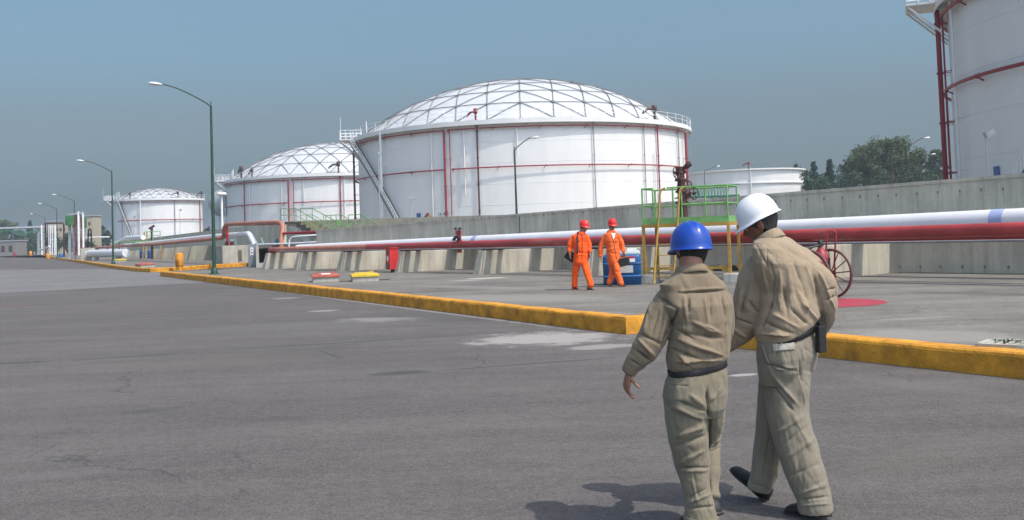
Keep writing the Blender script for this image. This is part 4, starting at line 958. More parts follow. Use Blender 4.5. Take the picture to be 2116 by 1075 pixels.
# white elbows at the far end of the run
pipe_thing('white_pipe', 'white pipe elbows sitting on the far pipe run, between the first two lamps', [(232, 506, 118), (250, 499, 112), (262, 492, 108), (296, 491, 100)], 4.6*108*k_, M_pipe_white, .8)
q0 = at(186, 524, 118); q1 = at(261, 523, 104); t = empty('large_pipe', (q0.x, q0.y, PZ), 0, 'thick short white pipe lying low on the far pavement, behind the second lamp', 'pipe')
MB().tube([(0, 0, q0.z-PZ), (q1.x-q0.x, q1.y-q0.y, q1.z-PZ)], 8.0*110*k_, 18).build('pipe', M_pipe_white, t)
for f in (.2, .8): MB().box(((q1.x-q0.x)*f, (q1.y-q0.y)*f, (q0.z-PZ)*.4), (.4, .6, (q0.z-PZ)*.8)).build('saddle', M_block, t)
# concrete block with pipes
d1 = Vector((.88, .47, 0)).normalized(); d2 = Vector((-.47, .88, 0)).normalized()
g = G(460, 545.2); t = empty('pit_block', (g.x, g.y, PZ), math.atan2(d1.y, d1.x), 'square concrete block carrying the pipe stubs, behind the yellow kerb end', 'concrete block')
hb = ZAT(g, 460, 508.5)-PZ; w1 = 1.88
MB().box((w1/2, 1.35, hb/2), (w1, 2.7, hb)).build('block_body', M_block, t, bevel=.02)
MB().box((w1*.66, -.012, hb*.42), (w1*.14, .03, hb*.62)).build('recess_shade', M_pit, t)  # flat dark panel on the face, shade of a recess put into its colour
g = G(521, 552); hh = ZAT(g, 521, 505.5)-PZ; t = empty('electrical_cabinet', (g.x, g.y, PZ), R_(14), 'tall grey electrical cabinet with a pale notice plate, beside the dark pit', 'cabinet')
MB().box((0, .25, hh/2), (.42, .5, hh)).build('cabinet_body', mat('cabinet_grey', (.22, .235, .25), .5), t, bevel=.01)
MB().box((.0, -.008, hh*.7), (.17, .015, hh*.34)).build('notice_plate', M_white, t)
MB().box((.0, -.018, hh*.78), (.10, .004, hh*.06)).build('notice_print', M_grayline, t); MB().box((.0, -.018, hh*.64), (.10, .004, hh*.1)).build('notice_print', M_grayline, t)
# valve pit with its open front
g = G(531.5, 553); zt = ZAT(g, 531, 507)-PZ; t = empty('valve_pit', (g.x, g.y, PZ), R_(10), 'concrete valve pit with a dark opening and white top beam, right of the grey cabinet', 'valve pit')
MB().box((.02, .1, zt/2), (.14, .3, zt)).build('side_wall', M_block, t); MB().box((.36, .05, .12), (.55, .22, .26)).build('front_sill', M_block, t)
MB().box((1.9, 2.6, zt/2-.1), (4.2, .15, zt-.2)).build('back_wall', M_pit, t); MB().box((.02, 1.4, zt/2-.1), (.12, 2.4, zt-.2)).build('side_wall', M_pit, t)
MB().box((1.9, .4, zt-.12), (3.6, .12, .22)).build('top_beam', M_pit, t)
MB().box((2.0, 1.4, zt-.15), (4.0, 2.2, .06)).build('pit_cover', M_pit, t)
pipe_thing('top_rail', 'lower white guard rail of the pit, running right towards the white pipe', [(531, 505.5, 58.5), (600, 503.5, 56.5), (667, 499.5, 55)], .045, M_white, .1, 'rail')
pipe_thing('guard_rail', 'bent white guard rail above the pit, below the red pipe', [(597, 512, 56), (598, 490, 56), (640, 486.5, 55.5), (706, 483, 55)], .04, M_white, .35, 'rail')
M_teal = mat('teal_pump_paint', (.02, .20, .22), .5)
q = at(574, 508, 58); t = empty('valve_pump', (q.x, q.y, PZ), 0, 'small teal pump valve next to the foot of the salmon loop', 'pump'); zz = lambda y: at(574, y, 58).z-PZ
MB().tube([(-.15, 0, zz(503)), (.2, 0, zz(503))], .15, 12).tube([(0, 0, zz(512)), (0, 0, zz(500))], .11, 10).build('pump_body', M_teal, t)
MB().tube([(0, 0, zz(500)), (0, 0, zz(495))], .03, 6).build('valve_stem', M_teal, t); handwheel((0, 0, zz(496)), .16, (0, -.3, 1), M_teal, t)
for x0, x1, lb in ((484, 489, 'left leaning pale green strut on the pit deck'), (540, 545, 'right leaning pale green strut behind the pit')):
    pipe_thing('strut', lb, [(x0, 492, 64 if x0 < 500 else 60), (x1, 507, 63.5 if x0 < 500 else 59.5)], .05, mat('pale_green_paint', (.35, .58, .48), .5), .1, 'strut')
# ------------------------------------------------------------------ green stair over the wall
def stair(name, label, A, B, w_, n, zt, zb, m, rails=True, rail_h=None):
    """A: top landing point, B: foot; width along ey"""
    pass
q = at(588, 500, 62.5); t = empty('stile_stair', (q.x, q.y, PZ), 0, 'concrete stair with green railings climbing over the wall, left of the largest tank', 'stair')
off = Vector((q.x, q.y, PZ)); ep = Vector((.80, .6, 0)).normalized()*1.1
T0 = at(588, 458.5, 62.5)-off; T1 = at(612, 458.5, 61.5)-off; Bt = at(684, 502, 56.5)-off; Bt2 = Bt + (Bt-T1)*.8
b = MB()
for i in range(13):
    f0, f1 = i/12*1.75, (i+1)/12*1.75; a = T1+(Bt-T1)*f0; c = T1+(Bt-T1)*f1; z = a.z-.02
    vs = [Vector((a.x, a.y, z)), Vector((c.x, c.y, z)), Vector((c.x, c.y, z))+ep, Vector((a.x, a.y, z))+ep]; b.add(vs+[v-Vector((0, 0, .30)) for v in vs], [(0, 1, 2, 3), (7, 6, 5, 4), (0, 4, 5, 1), (1, 5, 6, 2), (2, 6, 7, 3), (3, 7, 4, 0)])
b.build('steps', mat('step_concrete', (.17, .15, .10), .9, var=.2), t)
b = MB(); vs = [T0, T1, T1+ep*1.6, T0+ep*1.6]; b.add(vs+[v-Vector((0, 0, .18)) for v in vs], [(0, 1, 2, 3), (7, 6, 5, 4), (0, 4, 5, 1), (1, 5, 6, 2), (2, 6, 7, 3), (3, 7, 4, 0)]); b.build('landing', MATS['step_concrete'], t)
b = MB(); a, c = T0+ep*.1, T1+(Bt-T1)*.9+ep*.1; b.add([Vector((a.x, a.y, 0)), Vector((c.x, c.y, 0)), Vector((c.x, c.y, c.z-.3)), Vector((T1.x+ep.x*.1, T1.y+ep.y*.1, T1.z-.2)), Vector((a.x, a.y, a.z-.2))], [(0, 1, 2, 3, 4)]); b.build('stair_wall', M_conc, t)
RH = .82
def railing(pts, k, nm, mid=True):
    b = MB().tube([p+Vector((0, 0, RH)) for p in pts], .026, 6)
    if mid: b.tube([p+Vector((0, 0, RH*.5)) for p in pts], .018, 6)
    b.build(nm, M_green, t)
    for i in range(len(pts)-1):
        for j in range(k[i]+(i == len(pts)-2)):
            p = pts[i].lerp(pts[i+1], j/k[i]); MB().tube([p, p+Vector((0, 0, RH))], .024, 6).build('rail_post', M_green, t)
railing([T0-Vector((.25, 0, 0)), T1, Bt], (2, 3), 'handrail'); railing([T0+ep*1.0, T1+ep*1.0+Vector((.0, 0, 0)), Bt+ep*1.0], (1, 3), 'handrail')
C0 = at(674, 473, 61)-off; C1 = at(706, 472, 60)-off; C2 = at(746, 497, 58)-off
railing([C0, C1, C2], (3, 2), 'handrail'); railing([C0+ep*1.4, C1+ep*1.2, C2+ep*1.2], (1, 2), 'handrail')
q = at(703, 461, 59.9)-off; MB().box(tuple(q), (.22, .04, .3)).build('gate_latch_plate', M_green, t)

# ------------------------------------------------------------------ bins, drums
M_orange = mat('orange_bin_paint', (.62, .24, .012), .55, var=.15, scale=5)
g = G(371, 561, 0); hb = ZAT(g, 371, 522); t = empty('litter_bin', (g.x, g.y, 0), R_(-15), 'orange-yellow litter bin on twin legs beside the branch kerb', 'litter bin')
m_ = Matrix.Rotation(R_(5), 3, 'Y')
MB().lathe([(.01, .28), (.21, .28), (.235, .32), (.26, hb-.12), (.24, hb-.1), (.22, hb-.14)], (0, 0, 0), 20).build('bin_drum', M_orange, t)
MB().lathe([(.265, 0), (.27, .03), (.2, .1), (.001, .12)], (.0, 0, hb-.14), 20).build('lid', M_orange, t)
for z in (.42, .62): MB().lathe([(.246, z), (.256, z+.02), (.25, z+.04)], (0, 0, 0), 20).build('hoop', M_orange, t)
for x in (-.07, .07): MB().tube([(x, -.25, 0), (x, -.26, hb*.62)], .02, 6).build('leg', M_darkmetal, t)
for x, y, lb in ((294, 534.5, 'left blue drum at the foot of the far monitor platform'), (310, 534.5, 'right blue drum at the foot of the far monitor platform')):
    g = G(x, y); h = ZAT(g, x, 516.5)-PZ; t = empty('blue_drum', (g.x, g.y, PZ), 0, lb, 'drum', 'blue drums by the far pipe run'); r = 5*g.y*k_
    MB().lathe([(.01, 0), (r*.96, 0), (r, .06), (r, h*.33), (r*1.04, h*.35), (r, h*.37), (r, h*.66), (r*1.04, h*.68), (r, h*.7), (r, h-.05), (r*.95, h), (.01, h-.02)], n=18).build('drum_shell', M_blueplast, t)
    MB().lathe([(r*.2, 0), (r*.2, .08), (.01, .08)], (r*.5, 0, h-.03), 8).build('bung_cap', M_black, t)
# far monitor platform with green rails
g = G(302, 536); dd_ = g.y; t = empty('access_platform', (g.x, g.y, PZ), 0, 'small far green-railed platform behind the two blue drums', 'platform'); X_ = lambda px: (px-302)*dd_*k_; Z_ = lambda y: at(302, y, dd_).z-PZ
b = MB().box(((X_(240)+X_(332))/2, .4, Z_(499)), (X_(332)-X_(240), .9, .14)); b.build('deck', M_green, t)
for z in (Z_(488), Z_(479)): MB().tube([(X_(300), 0, z), (X_(332), 0, z)], .04, 6).build('rail', M_green, t)
for x in (300, 316, 332): MB().tube([(X_(x), 0, Z_(499)), (X_(x), 0, Z_(479))], .04, 6).build('rail_post', M_green, t)
for x in (297, 303): MB().tube([(X_(x), -.3, 0), (X_(x)+.1, 0, Z_(480))], .06, 6).build('ladder_stringer', M_yellow, t)
for x in (245, 330): MB().tube([(X_(x), .3, 0), (X_(x), .3, Z_(499))], .07, 6).build('leg', M_yellow, t)
q = at(314, 500, dd_+.4); t = empty('fire_monitor', (q.x, q.y, PZ), 0, 'small far water cannon on a dark red riser', 'fire monitor')
MB().tube([(0, 0, 0), (0, 0, Z_(471))], .14, 8).build('riser', M_darkmetal, t); MB().tube([(-.3, 0, Z_(473)), (.3, 0, Z_(467))], .12, 8).build('nozzle', M_darkmetal, t)
# grey block with a small sign
g = G(181, 538.5); h = ZAT(g, 181, 513)-PZ; t = empty('concrete_block', (g.x, g.y, PZ), R_(20), 'grey concrete block with a small white sign, right of the third lamp', 'concrete block'); w1 = 27*g.y*k_
MB().box((0, .8, h/2), (w1, 1.6, h)).build('block_body', M_block, t, bevel=.03); MB().box((.05, -.03, h*.62), (w1*.36, .03, h*.28)).build('sign_plate', M_white, t); MB().box((.05, -.05, h*.62), (w1*.26, .01, h*.06)).build('sign_print', M_grayline, t)

# ------------------------------------------------------------------ standpipe towers
def vpipe(px, y0, y1, d, rpx, m, parent, off, name='standpipe'):
    p0, p1 = at(px, y0, d)-off, at(px, y1, d)-off; r = rpx*d*k_; b = MB().tube([(p0.x, p0.y, p0.z), (p0.x, p0.y, p1.z)], r, 10); b.lathe([(r*1.25, -.1), (r*1.25, .1)], (p0.x, p0.y, p0.z+(p1.z-p0.z)*.5), 10); return b.build(name, m, parent)
M_dred = mat('oxide_red_paint', (.16, .03, .03), .6)
M_dkg = mat('dark_panel_green', (.05, .16, .06), .6, var=.3, scale=1)
D = 135; q = at(160, 530, D); t = empty('pipe_tower', (q.x, q.y, PZ), 0, 'tall tower of white and red standpipes with green panels behind the third lamp', 'pipe tower'); off = Vector((q.x, q.y, PZ))
for x, ya, yb, r_, m_ in ((163, 528, 437.5, 2.3, M_white), (172.5, 528, 438.5, 2.0, M_white), (156.5, 528, 441, 1.3, M_dred), (159.5, 528, 441, .9, M_dred), (168, 528, 441, 1.1, M_dred), (167.5, 510, 441, 1, M_galv)): vpipe(x, ya, yb, D, r_, m_, t, off)
for x, ya, yb in ((142, 530, 444), (151, 530, 442)): p0 = at(x, ya, D)-off; p1 = at(x, yb, D)-off; MB().bar((p0.x, p0.y+.4, 0), (p0.x, p0.y+.4, p1.z), .3).build('steel_column', M_galv, t)
p0 = at(139, 468, D)-off; p1 = at(154, 444, D)-off
MB().box(((p0.x+p1.x)/2, 0, (p0.z+p1.z)/2), (p1.x-p0.x, 1.2, (p1.z-p0.z)*.86)).build('green_panel', M_dkg, t); p0 = at(170, 460, D)-off; MB().box((p0.x, .4, p0.z), (.6, .6, 1.5)).build('green_panel', M_dkg, t)
MB().bar((at(140, 444, D)-off), (at(174, 440, D)-off), .22).build('cross_beam', M_galv, t)
D = 185; q = at(105, 530, D); t = empty('pipe_rack', (q.x, q.y, PZ), 0, 'row of parallel white standpipes in a frame between the fourth and fifth lamps', 'pipe rack'); off = Vector((q.x, q.y, PZ))
vpipe(86.5, 527, 465, D, 1.5, M_white, t, off)
for x in (101.5, 105, 108.5, 112.5): vpipe(x, 527, 464, D, .95, M_white, t, off)
vpipe(115.5, 527, 464, D, 1.3, M_white, t, off)
for x in (92, 98, 130): p0 = at(x, 528, D)-off; p1 = at(x, 462, D)-off; MB().bar((p0.x, .5, 0), (p0.x, .5, p1.z), .22).build('steel_column', M_darkmetal, t)
MB().bar((at(92, 462, D)-off), (at(130, 462, D)-off), .25).build('cross_beam', M_darkmetal, t)
pipe_thing('white_pipe', 'far white pipe elbow lying left of the row of standpipes', [(81, 518, 180), (92, 514, 178), (102, 509, 176)], 1.7*178*k_, M_pipe_white, .6)
pipe_thing('white_pipe', 'thin far white pipe at mid height left of the small far tank', [(178, 491, 215), (226, 490, 215)], 1.6*215*k_, M_pipe_white, .6)
# black wicket frame
q = at(186, 512, 112); t = empty('gate_frame', (q.x, q.y, PZ), 0, 'thin black arched frame above the grey signed block', 'frame'); off = Vector((q.x, q.y, PZ))
MB().tube(arcpts([at(181, 512, 112)-off, at(183, 473, 112)-off, at(188, 473, 112)-off, at(190, 512, 112)-off], .4), .08, 6).build('arch', M_black, t)

# ------------------------------------------------------------------ far buildings, canopy, cars
M_cream = mat('cream_wall', (.42, .36, .27), .85, var=.08); M_roofl = mat('canopy_roof', (.52, .54, .56), .6)
def block(name, label, x0, x1, yt, d, m, depth=12, parts=()):
    a, c = at(x0, yt, d), at(x1, yt, d); t = empty(name, ((a.x+c.x)/2, d, 0), 0, label, 'building'); w_ = c.x-a.x; h = a.z
    MB().box((0, depth/2, h/2), (w_, depth, h)).build('wall', m, t); MB().box((0, depth/2, h+.15), (w_+.5, depth+.5, .35)).build('roof_slab', M_galv, t)
    for (fx, fz, sw, sh) in parts: MB().box((w_*fx, -.02, h*fz), (sw, .08, sh)).build('window', M_darkmetal, t)
    return t
block('office_building', 'low cream building behind the row of white standpipes', 96, 140, 458.5, 340, M_cream, 12, [(-.35+i*.17, .75, .7, 1.0) for i in range(5)])
block('stair_tower', 'cream tower with a stepped top right of the pipe tower', 177, 192, 447, 300, M_cream, 6, [(0, .8, .6, 1.0), (0, .5, .6, 1.0)])
block('low_shed', 'low grey shed with dark openings under the far canopy', -20, 32, 500, 330, mat('shed_wall', (.22, .2, .19), .8), 8, [(-.3, .5, 1.2, 2), (0, .5, 1.2, 2), (.3, .5, 1.2, 2)])
D = 300; q = at(30, 522, D); t = empty('canopy', (q.x, q.y, 0), 0, 'long flat far canopy roof on grey columns at the left edge', 'canopy'); off = Vector((q.x, q.y, 0))
a = at(-40, 473, D)-off; c = at(76, 469, D)-off
MB().box(((a.x+c.x)/2, 5, (a.z+c.z)/2), (c.x-a.x, 10, .45)).build('roof_slab', M_roofl, t)
for x in (70, 78, 17): p = at(x, 472, D)-off; MB().bar((p.x, 3, 0), (p.x, 3, p.z), .65 if x > 60 else .2).build('column', M_galv, t)
b = MB(); pr = None
for i in range(33):
    x = -30+i*4; y = 481+5*math.sin(i*.42); p = at(x, y, D-3)-off
    if pr is not None: b.bar(pr, p, .22); b.bar(pr, at(x, 478, D-3)-off, .09)
    pr = p
b.build('green_truss', mat('truss_green', (.05, .22, .12), .6), t)
def pickup(x, y, d, label, m, name='pickup_truck', ang=0):
    q = at(x, y, d); t = empty(name, (q.x, q.y, 0), ang, label, 'truck'); L_, W_ = 4.8, 1.8
    b = MB(); prof = [(-2.4, .45), (-2.4, .95), (-.5, 1.0), (-.4, 1.65), (.7, 1.65), (1.2, 1.1), (2.3, .98), (2.4, .45)]
    vs = [(px_, s_*W_/2, pz_) for s_ in (-1, 1) for px_, pz_ in prof]; n = len(prof)
    b.add(vs, [tuple(range(n))[::-1], tuple(range(n, 2*n))]+[(i, (i+1) % n, n+(i+1) % n, n+i) for i in range(n)]); b.build('body', m, t)
    for s_ in (-1, 1): MB().add([(-.3, s_*.91, 1.1), (.75, s_*.91, 1.1), (.6, s_*.91, 1.55), (-.28, s_*.91, 1.55)], [(0, 1, 2, 3)]).build('side_window', M_black, t, recalc=False)
    for px_ in (-1.5, 1.5):
        for s_ in (-.85, .85): MB().lathe([(.01, -.12), (.36, -.12), (.38, 0), (.36, .12), (.01, .12)], (px_, s_, .38), 16, (0, 1, 0)).build('wheel', M_black, t)
pickup(58, 519.5, 400, 'small white pickup truck far down the road at the left', M_white)
pickup(10, 517, 430, 'white truck parked under the far canopy at the left edge', M_white)
for x, y, d, lb, m_ in ((30.5, 521.5, 260, 'tiny red drum far down the road', M_redring), (63, 522, 262, 'tiny orange drum beside the far white pickup', M_orange), (99, 521, 182, 'orange bin in front of the row of standpipes', M_orange), (126, 523, 170, 'small blue drum right of the fourth lamp', M_blueplast)):
    q = at(x, y, d); h = 1.1*d/200; t = empty('drum', (q.x, q.y, 0.0), 0, lb, 'drum'); MB().lathe([(.01, 0), (.34, 0), (.36, .05), (.36, h), (.3, h+.04), (.01, h+.04)], n=14).build('drum_shell', m_, t); MB().lathe([(.37, h*.5), (.38, h*.52), (.37, h*.54)], n=14).build('hoop', m_, t)

# ------------------------------------------------------------------ trees
def leafmat(name, c, trans=.25):
    M = bpy.data.materials.new(name); M.use_nodes = True; t = M.node_tree; b = t.nodes['Principled BSDF']; b.inputs['Roughness'].default_value = .7; b.inputs['Specular IOR Level'].default_value = .2
    g_ = nn(t, 'ShaderNodeNewGeometry'); no = nn(t, 'ShaderNodeTexNoise'); no.inputs['Scale'].default_value = .45; no.inputs['Detail'].default_value = 3; t.links.new(g_.outputs['Position'], no.inputs['Vector'])
    r = nn(t, 'ShaderNodeValToRGB'); r.color_ramp.elements[0].position = .35; r.color_ramp.elements[1].position = .65; r.color_ramp.elements[0].color = (*[x*.6 for x in c], 1); r.color_ramp.elements[1].color = (*[x*1.35 for x in c], 1)
    t.links.new(no.outputs[0], r.inputs[0]); hs = nn(t, 'ShaderNodeHueSaturation'); t.links.new(r.outputs[0], hs.inputs['Color'])
    mr = nn(t, 'ShaderNodeMapRange'); t.links.new(g_.outputs['Random Per Island'], mr.inputs[0]); mr.inputs[3].default_value = .6; mr.inputs[4].default_value = 1.4; t.links.new(mr.outputs[0], hs.inputs['Value']); t.links.new(hs.outputs[0], b.inputs['Base Color'])
    MATS[name] = M; return M
M_leafA = leafmat('conifer_needles', (.03, .07, .055)); M_leafB = leafmat('broad_leaves', (.085, .115, .05)); M_leafC = leafmat('dark_shrub_leaves', (.05, .085, .05))
M_bark = mat('grey_bark', (.12, .10, .08), .9, var=.3, scale=2)
def tree(px, ytop, hw, d, kind, label, seed, name=None):
    rnd = random.Random(seed); q = at(px, 480, d); H = at(px, ytop, d).z; w_ = hw*d*k_
    t = empty(name or {'c': 'conifer_tree', 'b': 'broadleaf_tree', 's': 'tall_shrub'}[kind], (q.x, q.y, .1), rnd.uniform(0, 6), label, 'tree', 'trees beyond the tanks')
    trunk = MB(); lv = MB(); ls = max(.12, .00095*d)
    def leaf(c, s_, drop=0):
        n_ = Vector((rnd.gauss(0, 1), rnd.gauss(0, 1), rnd.gauss(0, .8)+.35)).normalized(); u = n_.orthogonal().normalized(); u.rotate(Matrix.Rotation(rnd.uniform(0, 6.28), 3, n_)); v = n_.cross(u)
        a, b2 = s_*rnd.uniform(.7, 1.4), s_*rnd.uniform(.5, 1.0)
        lv.add([c-u*a, c-v*b2+u*a*.1, c+u*a, c+v*b2-u*a*.2], [(0, 1, 2, 3)])
    if kind == 'c':
        trunk.tube([(0, 0, 0), (.1, 0, H*.5), (0, .05, H*.97)], [H*.022, H*.013, .03], 7)
        for i in range(34):
            f = (i/34)**.9; z = H*(.12+.86*f); L0 = w_*(1-f)**.75*1.15
            for j in range(6):
                a = rnd.uniform(0, 6.28); L_ = L0*rnd.uniform(.55, 1.15)+.15; d3 = Vector((math.cos(a), math.sin(a), rnd.uniform(-.15, .45)))
                trunk.tube([(0, 0, z), tuple(Vector((0, 0, z))+d3*L_)], [.05, .015], 4, caps=False)
                for k in range(int(12+L_*11)): f2 = rnd.uniform(.2, 1.05); c = Vector((0, 0, z))+d3*L_*f2+Vector((rnd.gauss(0, .12), rnd.gauss(0, .12), rnd.gauss(0, .12)))*(.6+L_*.5); leaf(c, ls)
    elif kind == 'b':
        trunk.tube([(0, 0, 0), (.1, .1, H*.22), (.0, 0, H*.42)], [H*.03, H*.022, H*.016], 8); ends = []
        for i in range(22):
            a = i*2.4+rnd.uniform(-.3, .3); rr_ = w_*rnd.uniform(.25, .92); z1 = H*(.97-.22*(rr_/w_)**2*rnd.uniform(.8, 1.3)); p1 = Vector((math.cos(a)*rr_, math.sin(a)*rr_, z1)); p0 = Vector((0, 0, H*rnd.uniform(.28, .42))); m_ = p0.lerp(p1, .5)+Vector((math.cos(a), math.sin(a), 0))*w_*.02
            m_ = Vector((m_.x*.8, m_.y*.8, m_.z)); trunk.tube([p0, m_, p1], [H*.012, H*.008, .04], 6); ends.append((p1, 1.0))
            if rnd.random() < .7:
                p2 = m_+Vector((rnd.gauss(0, 1), rnd.gauss(0, 1), 1.5)).normalized()*w_*.35; trunk.tube([m_, p2], [H*.006, .03], 5); ends.append((p2, .65))
        for e_, s_ in ends:
            R0 = w_*.33*s_*rnd.uniform(.8, 1.2)
            for k in range(7):
                cc = e_+Vector((rnd.gauss(0, .6), rnd.gauss(0, .6), rnd.gauss(-.1, .4)))*R0; rc = R0*rnd.uniform(.3, .55)
                for j in range(64): v = Vector((rnd.gauss(0, 1), rnd.gauss(0, 1), rnd.gauss(0, .75))); leaf(cc+v*rc*.55, ls*.9)
    else:
        for i in range(9):
            a = rnd.uniform(0, 6.28); rr_ = w_*rnd.uniform(0, .8); z1 = H*rnd.uniform(.55, .95); p1 = Vector((math.cos(a)*rr_, math.sin(a)*rr_, z1)); trunk.tube([(0, 0, 0), tuple(p1*.5), tuple(p1)], [.12, .07, .02], 5)
            for k in range(10):
                cc = p1*rnd.uniform(.45, 1.05)+Vector((rnd.gauss(0, .3), rnd.gauss(0, .3), rnd.gauss(0, .3)))*w_*.6
                for j in range(34): v = Vector((rnd.gauss(0, 1), rnd.gauss(0, 1), rnd.gauss(0, .9))); leaf(cc+v*w_*.17, ls)
    trunk.build('trunk', M_bark, t, recalc=False); lv.build('crown', {'c': M_leafA, 'b': M_leafB, 's': M_leafC}[kind], t, recalc=False)
TR = [(1651, 336, 14, 225, 'c', 'dark pine whose tip just clears the open-topped tank'), (1688, 331, 19, 190, 'c', 'first pointed pine right of the open-topped tank'), (1721, 327, 21, 185, 'c', 'second pointed pine, slightly taller than the first'),
      (1752, 345, 20, 190, 's', 'low bushy tree left of the big round tree'), (1797, 306, 30, 195, 'b', 'smaller airy tree leaning against the left of the big round tree'), (1843, 289, 60, 190, 'b', 'biggest tree with a wide round crown beyond the wall'),
      (1900, 335, 24, 200, 's', 'dense small tree under the lamp right of the big round tree'), (1942, 308, 20, 205, 'b', 'slim tree next to the tall right-hand tank'), (1672, 352, 18, 175, 's', 'shrub below the first pine'), (1775, 352, 24, 172, 's', 'shrub below the smaller airy tree'),
      (1830, 345, 30, 170, 's', 'dense shrub below the big round crown'), (1878, 350, 26, 172, 's', 'shrub at the lamp foot beyond the wall'), (1930, 350, 24, 176, 's', 'shrub right at the tall tank\'s left edge'), (1706, 345, 26, 170, 's', 'shrub below the second pine')]
for i, (x, yt, hw, d, k2, lb) in enumerate(TR): tree(x, yt, hw, d, k2, lb, 100+i)
TR2 = [(1898, 318, 26, 215, 'b', 'loose round tree between the biggest tree and the slim tree'), (1766, 330, 22, 215, 'b', 'loose pale tree left of the smaller airy tree'), (1664, 350, 22, 240, 's', 'far bush mass just right of the open-topped tank'), (1740, 352, 34, 240, 's', 'far bush mass between the pines and the round tree'), (1812, 340, 36, 235, 's', 'far bush mass behind the round tree\'s trunk'), (1868, 338, 34, 235, 's', 'far bush mass right of the round tree\'s trunk'), (1915, 342, 30, 235, 's', 'far bush mass behind the slim tree')]
for i, (x, yt, hw, d, k2, lb) in enumerate(TR2): tree(x, yt, hw, d, k2, lb, 150+i)
TL = [(12, 458, 18, 420, 'b', 'far tree rising above the canopy roof at the left edge'), (62, 455, 8, 420, 'c', 'far pointed pine above the canopy roof\'s right end'), (38, 470, 20, 400, 's', 'far bush mass behind the middle of the canopy'), (75, 478, 16, 390, 's', 'far bush behind the canopy\'s end column'),
      (5, 478, 20, 380, 's', 'far bush at the left border under the canopy'), (112, 485, 16, 310, 's', 'bush showing through the row of standpipes'), (140, 482, 14, 290, 's', 'bush left of the pipe tower'), (205, 468, 13, 330, 's', 'dark far bush right of the cream tower'), (222, 474, 8, 320, 's', 'small far bush left of the small far tank'), (432, 468, 14, 300, 's', 'far bush right of the small far tank'), (165, 500, 16, 240, 's', 'low bush behind the foot of the pipe tower'), (58, 496, 18, 340, 's', 'low dark bush under the canopy'), (192, 505, 18, 200, 's', 'low bush behind the black arched frame')]
for i, (x, yt, hw, d, k2, lb) in enumerate(TL): tree(x, yt, hw, d, k2, lb, 200+i)

# ------------------------------------------------------------------ haze
HZ = 0.00055
if HZ:
    M = bpy.data.materials.new('haze_air'); M.use_nodes = True; t = M.node_tree; t.nodes.clear()
    pv = nn(t, 'ShaderNodeVolumePrincipled'); o_ = nn(t, 'ShaderNodeOutputMaterial'); pv.inputs['Density'].default_value = HZ; pv.inputs['Color'].default_value = (.72, .82, .92, 1); pv.inputs['Anisotropy'].default_value = .2
    t.links.new(pv.outputs[0], o_.inputs['Volume'])
    o = MB().box((0, 1725, 18), (5010, 3600, 38.1)).build('haze', M); tag(o, kind='stuff')
# ------------------------------------------------------------------ people
from mathutils.bvhtree import BVHTree
def clothmat(name, col, var=.1, sheen=.15, crease_=True):
    M = bpy.data.materials.new(name); M.use_nodes = True; t = M.node_tree; b = t.nodes['Principled BSDF']; L = t.links.new
    b.inputs['Roughness'].default_value = .88; b.inputs['Specular IOR Level'].default_value = .2; b.inputs['Sheen Weight'].default_value = sheen
    tc = nn(t, 'ShaderNodeTexCoord'); n1 = nn(t, 'ShaderNodeTexNoise'); n1.inputs['Scale'].default_value = 7; n1.inputs['Detail'].default_value = 6; L(tc.outputs['Object'], n1.inputs['Vector'])
    n2 = nn(t, 'ShaderNodeTexNoise'); n2.inputs['Scale'].default_value = 220; n2.inputs['Detail'].default_value = 2; L(tc.outputs['Object'], n2.inputs['Vector'])
    m = nn(t, 'ShaderNodeMath', operation='MULTIPLY_ADD'); L(n2.outputs[0], m.inputs[0]); m.inputs[1].default_value = .5; L(n1.outputs[0], m.inputs[2])
    r = nn(t, 'ShaderNodeValToRGB'); r.color_ramp.elements[0].position = .45; r.color_ramp.elements[1].position = 1.0
    r.color_ramp.elements[0].color = (*[c*(1-var) for c in col], 1); r.color_ramp.elements[1].color = (*[c*(1+var) for c in col], 1); L(m.outputs[0], r.inputs[0]); L(r.outputs[0], b.inputs['Base Color'])
    # crisp small creases: thin ridged lines of a warped noise, two sizes
    prev = None
    for sc_, st_, ds_ in ((4.2, (1, 1, .5), .008), (9.5, (1, 1, .6), .003)):
        mp = nn(t, 'ShaderNodeMapping'); mp.inputs['Scale'].default_value = st_; mp.inputs['Rotation'].default_value = (R_(18), R_(28), 0); L(tc.outputs['Object'], mp.inputs[0])
        nz_ = nn(t, 'ShaderNodeTexNoise'); nz_.inputs['Scale'].default_value = sc_; nz_.inputs['Detail'].default_value = 1.5; nz_.inputs['Distortion'].default_value = 1.1; L(mp.outputs[0], nz_.inputs['Vector'])
        a1 = nn(t, 'ShaderNodeMath', operation='SUBTRACT'); L(nz_.outputs[0], a1.inputs[0]); a1.inputs[1].default_value = .5
        a2 = nn(t, 'ShaderNodeMath', operation='ABSOLUTE'); L(a1.outputs[0], a2.inputs[0])
        a3 = nn(t, 'ShaderNodeMapRange', interpolation_type='SMOOTHERSTEP'); L(a2.outputs[0], a3.inputs[0]); a3.inputs[1].default_value = 0; a3.inputs[2].default_value = .16; a3.inputs[3].default_value = 0; a3.inputs[4].default_value = 1
        bp = nn(t, 'ShaderNodeBump'); bp.inputs['Strength'].default_value = .5 if crease_ else 0; bp.inputs['Distance'].default_value = ds_; L(a3.outputs[0], bp.inputs['Height'])
        if prev: L(prev.outputs[0], bp.inputs['Normal'])
        prev = bp
    bp = nn(t, 'ShaderNodeBump'); bp.inputs['Strength'].default_value = .25; bp.inputs['Distance'].default_value = .0015; L(n2.outputs[0], bp.inputs['Height']); L(prev.outputs[0], bp.inputs['Normal']); L(bp.outputs[0], b.inputs['Normal'])
    MATS[name] = M; return M
